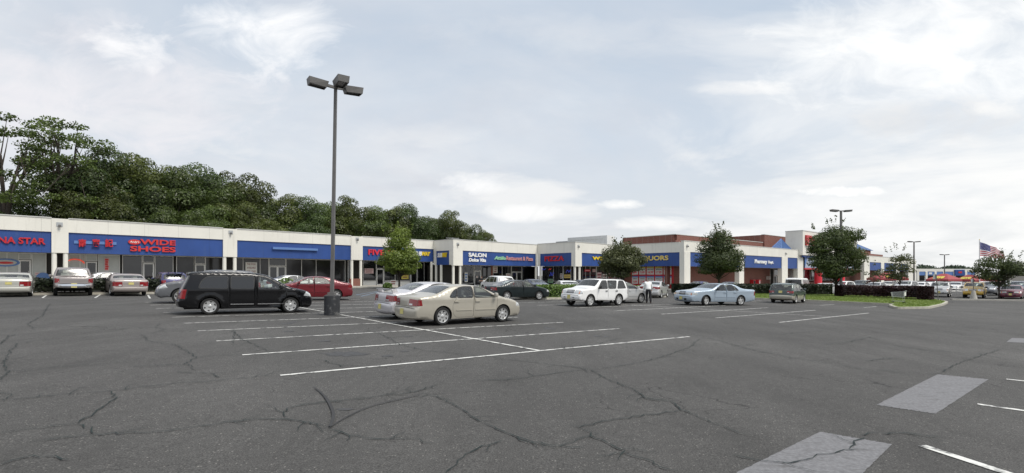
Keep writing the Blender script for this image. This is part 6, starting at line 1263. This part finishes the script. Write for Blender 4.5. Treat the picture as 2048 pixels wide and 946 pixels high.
# ------------------------------------------------------------------ shopping cart, posts, rail
def cart(label, p, rz):
    r = empty('shopping_cart', p, rz); tag(r, label, 'shopping cart'); B = [(-.28, -.34, .5), (.28, -.34, .5), (.22, .46, .55), (-.22, .46, .55)]; T = [(-.30, -.36, .98), (.30, -.36, .98), (.25, .52, .90), (-.25, .52, .90)]
    mb = MB(); V_ = [Vector(q) for q in B], [Vector(q) for q in T]
    for i in range(4):
        j = (i + 1) % 4; mb.tube([V_[0][i], V_[0][j]], .010, 5); mb.tube([V_[1][i], V_[1][j]], .013, 5); n = 12 if i % 2 else 8
        for k in range(n + 1): mb.tube([V_[0][i].lerp(V_[0][j], k / n), V_[1][i].lerp(V_[1][j], k / n)], .006, 4, cap=False)
        for k in range(1, 6): mb.tube([V_[0][i].lerp(V_[1][i], k / 6), V_[0][j].lerp(V_[1][j], k / 6)], .006, 4, cap=False)
    for k in range(11): mb.tube([V_[0][0].lerp(V_[0][1], k / 10), V_[0][3].lerp(V_[0][2], k / 10)], .006, 4, cap=False)
    mb.build('basket', 'galvanised', r); mb = MB()
    for s in (-1, 1): mb.tube([(s * .3, -.45, 1.02), (s * .27, -.30, .45), (s * .25, -.34, .16), (s * .23, .45, .16), (s * .2, .40, .5)], .014, 6)
    mb.tube([(-.25, -.34, .17), (.25, -.34, .17)], .014, 6); mb.build('chassis', 'galvanised', r); mb = MB(); mb.tube([(-.31, -.46, 1.03), (.31, -.46, 1.03)], .022, 8); mb.build('handle', 'galvanised', r); mb = MB(); mb.box(-.25, .25, -.43, -.405, .62, .95); mb.build('child_seat_flap', 'paper_white', r)
    for x, y in ((-.25, -.34), (.25, -.34), (-.22, .43), (.22, .43)): mb = MB(); mb.lathe([(0, -.018), (.06, -.018), (.06, .018), (0, .018)], 14, 0, (0, 0, 0)); mb.v = [(x + q[2], y + q[0], .066 + q[1]) for q in mb.v]; mb.build('wheel', 'black_trim', r)
    return r
p = gp(1804, 610); ct_ = cart('grey wire shopping cart standing on the kerb corner by the purple hedge', (p.x, p.y + .3, gz(p.x) + .14), R_(40)); ct_.scale = (.92, .92, .92)
def post_sign(label, px, py, h, lean, board, foot=None):
    p = gp(px, py); r = empty('sign_post', (p.x, p.y, gz(p.x) + .1)); tag(r, label, 'sign'); mb = MB(); mb.tube([(0, 0, -.2), (lean, 0, h)], .035, 6); mb.build('post', 'lamp_bronze', r)
    if board: b = MB(); b.box(lean - board[0] / 2 - .1, lean + board[0] / 2 - .1, .03, .05, h - board[1], h); b.build('board', 'galvanised', r)
    if foot: b = MB(); b.lathe([(.32, -.1), (.14, .75), (0, .78)], 14); b.build('concrete_foot', 'concrete', r, 40)
    return r
post_sign('leaning sign post seen from behind at the tip of the grass island', 1877, 603.5, 2.45, -.22, (.30, .46)); post_sign('sign pole in a pale concrete foot before the yellow sport utility', 1947, 598, 2.0, 0, (.28, .40), True)
cr = empty('cart_corral', at(1921, 66)); tag(cr, 'silver cart corral rails between the two facing sport utilities', 'cart corral'); mb = MB()
for x in (-1.6, -.5, .6, 1.7):
    for y in (0, 2.0): mb = MB(); mb.tube([(x, y, 0), (x, y, 1.05)], .035, 6); mb.build('post', 'galvanised', cr)
mb = MB()
for z in (.35, .7, 1.05):
    for y in (0, 2): mb = MB(); mb.tube([(-1.6, y, z), (1.7, y, z)], .03, 6); mb.build('rail', 'galvanised', cr)
# far row kerb at the right
walk('far_row_kerb', [(gp(1905, 600.5).xy, gp(2150, 604).xy, .5)], .13)

# ------------------------------------------------------------------ people
def skin_body(name, joints, bones, m, parent=None, sub=2):
    me = bpy.data.meshes.new(name); me.from_pydata([j[:3] for j in joints], bones, []); o = bpy.data.objects.new(name, me); COL.objects.link(o); md = o.modifiers.new('s', 'SKIN'); md.use_smooth_shade = True
    me.skin_vertices.new() if not me.skin_vertices else None
    for i, j in enumerate(joints): me.skin_vertices[0].data[i].radius = j[3] if isinstance(j[3], tuple) else (j[3], j[3])
    me.skin_vertices[0].data[0].use_root = True; sb = o.modifiers.new('u', 'SUBSURF'); sb.levels = sb.render_levels = sub
    bpy.context.view_layer.update(); new = bpy.data.meshes.new_from_object(o.evaluated_get(bpy.context.evaluated_depsgraph_get())); new.name = name
    bpy.data.objects.remove(o); bpy.data.meshes.remove(me); new.materials.clear(); new.materials.append(MAT[m]); q = bpy.data.objects.new(name, new); COL.objects.link(q); q.parent = parent; return q
def ellip(mb, c, r, n=14, k=9, mi=0, rot=None):
    M = rot or Matrix.Identity(3); i0 = len(mb.v)
    for a_ in range(k + 1):
        t = math.pi * a_ / k
        for b in range(n): w = 2 * math.pi * b / n; mb.v.append(tuple(Vector(c) + M @ Vector((r[0] * math.sin(t) * math.cos(w), r[1] * math.sin(t) * math.sin(w), r[2] * math.cos(t)))))
    for a_ in range(k):
        for b in range(n): mb.f.append((i0 + a_ * n + b, i0 + a_ * n + (b + 1) % n, i0 + (a_ + 1) * n + (b + 1) % n, i0 + (a_ + 1) * n + b)); mb.m.append(mi)
def hand_bones(J, Bn, wrist, d, side):
    """palm and five fingers hanging from a wrist joint, direction d"""
    d = Vector(d).normalized(); sd_ = Vector((side, 0, 0)); sd_ = (sd_ - d * sd_.dot(d)).normalized(); fw = d.cross(sd_); w = Vector(J[wrist][:3]); k = len(J); J.append((*(w + d * .08), .032)); Bn.append((wrist, k))
    for i, L in enumerate((.065, .078, .074, .058)):
        b = w + d * .085 + fw * (-.028 + .019 * i); J.append((*b, .0095)); J.append((*(b + d * L * .5), .0088)); J.append((*(b + d * L * .85 + sd_ * -.018), .007)); q = len(J); Bn += [(k, q - 3), (q - 3, q - 2), (q - 2, q - 1)]
    b = w + d * .03 - fw * .034; J.append((*b, .011)); J.append((*(b + d * .035 - fw * .018), .010)); q = len(J); Bn += [(k, q - 2), (q - 2, q - 1)]
def person(label, p, rz, bend, H=1.74, shirt='shirt_white', trousers='cloth_black', hold=True, sleeves='long', stride=.12, arms=None, headdown=.5):
    r = empty('person', p, rz); tag(r, label, 'person'); s = H / 1.74
    # facing +y; bend leans the torso forward
    def tb(z, y=0.0): c, q = math.cos(bend), math.sin(bend); zz = z - .92; return Vector((0, q * zz + y * c, .92 + c * zz - y * q))
    pel, sp_, ch, nk = tb(.94), tb(1.12), tb(1.34), tb(1.50); hd_ = nk + Vector((0, math.sin(bend + headdown) * .16, math.cos(bend + headdown) * .16))
    sh = [tb(1.42) + Vector((x, 0, 0)) for x in (-.19, .19)]; hip = [pel + Vector((x, 0, -.04)) for x in (-.095, .095)]; kn = [Vector((-.105, stride * .6, .50)), Vector((.115, -stride * .2, .50))]; an_ = [Vector((-.11, stride * .2, .09)), Vector((.13, -stride, .09))]; toe = [a_ + Vector((0, .17, -.055)) for a_ in an_]
    if arms: el, wr = arms(sh)
    else: el = [sh[0] + Vector((-.07, .06, -.28)), sh[1] + Vector((.07, .06, -.28))]; wr = [el[0] + Vector((.0, .14, -.20)), el[1] + Vector((-.0, .14, -.20))]
    J = [(*pel, (.15, .11)), (*sp_, (.115, .085)), (*ch, (.125, .08)), (*nk, .058), (*(nk.lerp(hd_, .55)), .06), (*hd_, (.072, .085)), (*(hd_ + (hd_ - nk).normalized() * .10), (.065, .08))]; Bn = [(0, 1), (1, 2), (2, 3), (3, 4), (4, 5), (5, 6)]
    for i in (0, 1):
        k = len(J); J += [(*sh[i], .062), (*el[i], .046), (*wr[i], .030)]; Bn += [(2, k), (k, k + 1), (k + 1, k + 2)]; hand_bones(J, Bn, k + 2, wr[i] - el[i], 1 if i == 0 else -1)
        k = len(J); J += [(*hip[i], .095), (*kn[i], .062), (*an_[i], .043), (*(an_[i] + Vector((0, -.03, -.05))), .036), (*toe[i], .036)]; Bn += [(0, k), (k, k + 1), (k + 1, k + 2), (k + 2, k + 3), (k + 2, k + 4)]
    J = [tuple(q * s for q in j[:3]) + ((tuple(q * s for q in j[3]) if isinstance(j[3], tuple) else j[3] * s),) for j in J]; skin_body('body', J, Bn, 'skin', r)
    X = lambda L_: [tuple(q * s for q in j[:3]) + ((tuple(q * s for q in j[3]) if isinstance(j[3], tuple) else j[3] * s),) for j in L_]
    cu = [el[i].lerp(wr[i], .88) if sleeves == 'long' else sh[i].lerp(el[i], .75) for i in (0, 1)]; J2 = [(*tb(.88), (.205, .16)), (*tb(1.0), (.20, .155)), (*tb(1.18), (.185, .15)), (*ch, (.19, .145)), (*nk.lerp(ch, .12), .085)]; B2 = [(0, 1), (1, 2), (2, 3), (3, 4)]
    for i in (0, 1):
        k = len(J2); J2 += [(*sh[i], .085)] + ([(*el[i], .066)] if sleeves == 'long' else []) + [(*cu[i], .055 if sleeves == 'long' else .07)]; B2 += [(3, k)] + [(q, q + 1) for q in range(k, len(J2) - 1)]
    skin_body('shirt', X(J2), B2, shirt, r)
    J3 = [(*pel, (.175, .135)), (*tb(1.03), (.165, .13))]; B3 = [(0, 1)]
    for i in (0, 1): k = len(J3); J3 += [(*hip[i], .115), (*kn[i], .082), (*(an_[i] + Vector((0, 0, -.045))), .074)]; B3 += [(0, k), (k, k + 1), (k + 1, k + 2)]
    skin_body('trousers', X(J3), B3, trousers, r)
    for i in (0, 1): mb = MB(); ellip(mb, (an_[i] + Vector((0, .07, -.045))) * s, (.055 * s, .15 * s, .045 * s)); mb.build('shoe', 'black_trim', r, 60)
    ax = (hd_ - nk).normalized(); rot = Vector((0, 0, 1)).rotation_difference(ax).to_matrix(); mb = MB(); ellip(mb, (hd_ + ax * .045 + rot @ Vector((0, -.018, .015))) * s, (.083 * s, .098 * s, .09 * s), rot=rot); mb.build('hair', 'hair_dark', r, 60)
    hc = hd_ + ax * .01; fb_ = MB()
    ellip(fb_, (hc + rot @ Vector((0, .088, -.01))) * s, (.012 * s, .02 * s, .022 * s), 8, 5, rot=rot)
    for x in (-.078, .078): ellip(fb_, (hc + rot @ Vector((x, -.005, -.005))) * s, (.012 * s, .02 * s, .03 * s), 8, 5, rot=rot)
    fb_.build('nose_and_ears', 'skin', r, 60); fb_ = MB()
    for x in (-.03, .03): ellip(fb_, (hc + rot @ Vector((x, .078, .015))) * s, (.011 * s, .008 * s, .006 * s), 8, 5, rot=rot)
    ellip(fb_, (hc + rot @ Vector((0, .078, -.05))) * s, (.024 * s, .008 * s, .005 * s), 8, 5, rot=rot); fb_.build('eyes_and_mouth', 'hair_dark', r, 60)
    return r, [q * s for q in wr]
mp = gp(1297, 606.5); ang = R_(-8)
pr, wr = person('person in a white shirt and black trousers bending forward, back turned, between two silver sedans', (mp.x, mp.y, gz(mp.x)), ang, .42, 1.76, headdown=1.25, stride=.16)
mb = MB(); w0 = wr[0] + Vector((-.02, .06, -.12)); mb.hexa([w0 + Vector(q) for q in ((-.12, -.01, -.22), (.10, .01, -.24), (.10, .02, -.24), (-.12, .0, -.22), (-.10, -.01, .06), (.12, .01, .04), (.12, .02, .04), (-.10, .0, .06))]); po = mb.build('folded_paper', 'paper_white', None); po.matrix_world = pr.matrix_basis.copy() if False else Matrix.Translation((mp.x, mp.y, gz(mp.x))) @ Matrix.Rotation(ang, 4, 'Z'); tag(po, 'white folded paper in the left hand of the bending person', 'paper')
bp = at(963, 57.5)
def crossed(sh): el = [sh[0] + Vector((-.06, .06, -.27)), sh[1] + Vector((.06, .06, -.27))]; return el, [el[0] + Vector((.22, .18, .02)), el[1] + Vector((-.22, .16, -.02))]
person('person in black T-shirt and black trousers standing outside the salon with forearms together', (bp.x, bp.y, gz(bp.x) + .0), R_(200), .06, 1.62, shirt='cloth_black', sleeves='short', arms=crossed, headdown=.1, stride=.04)
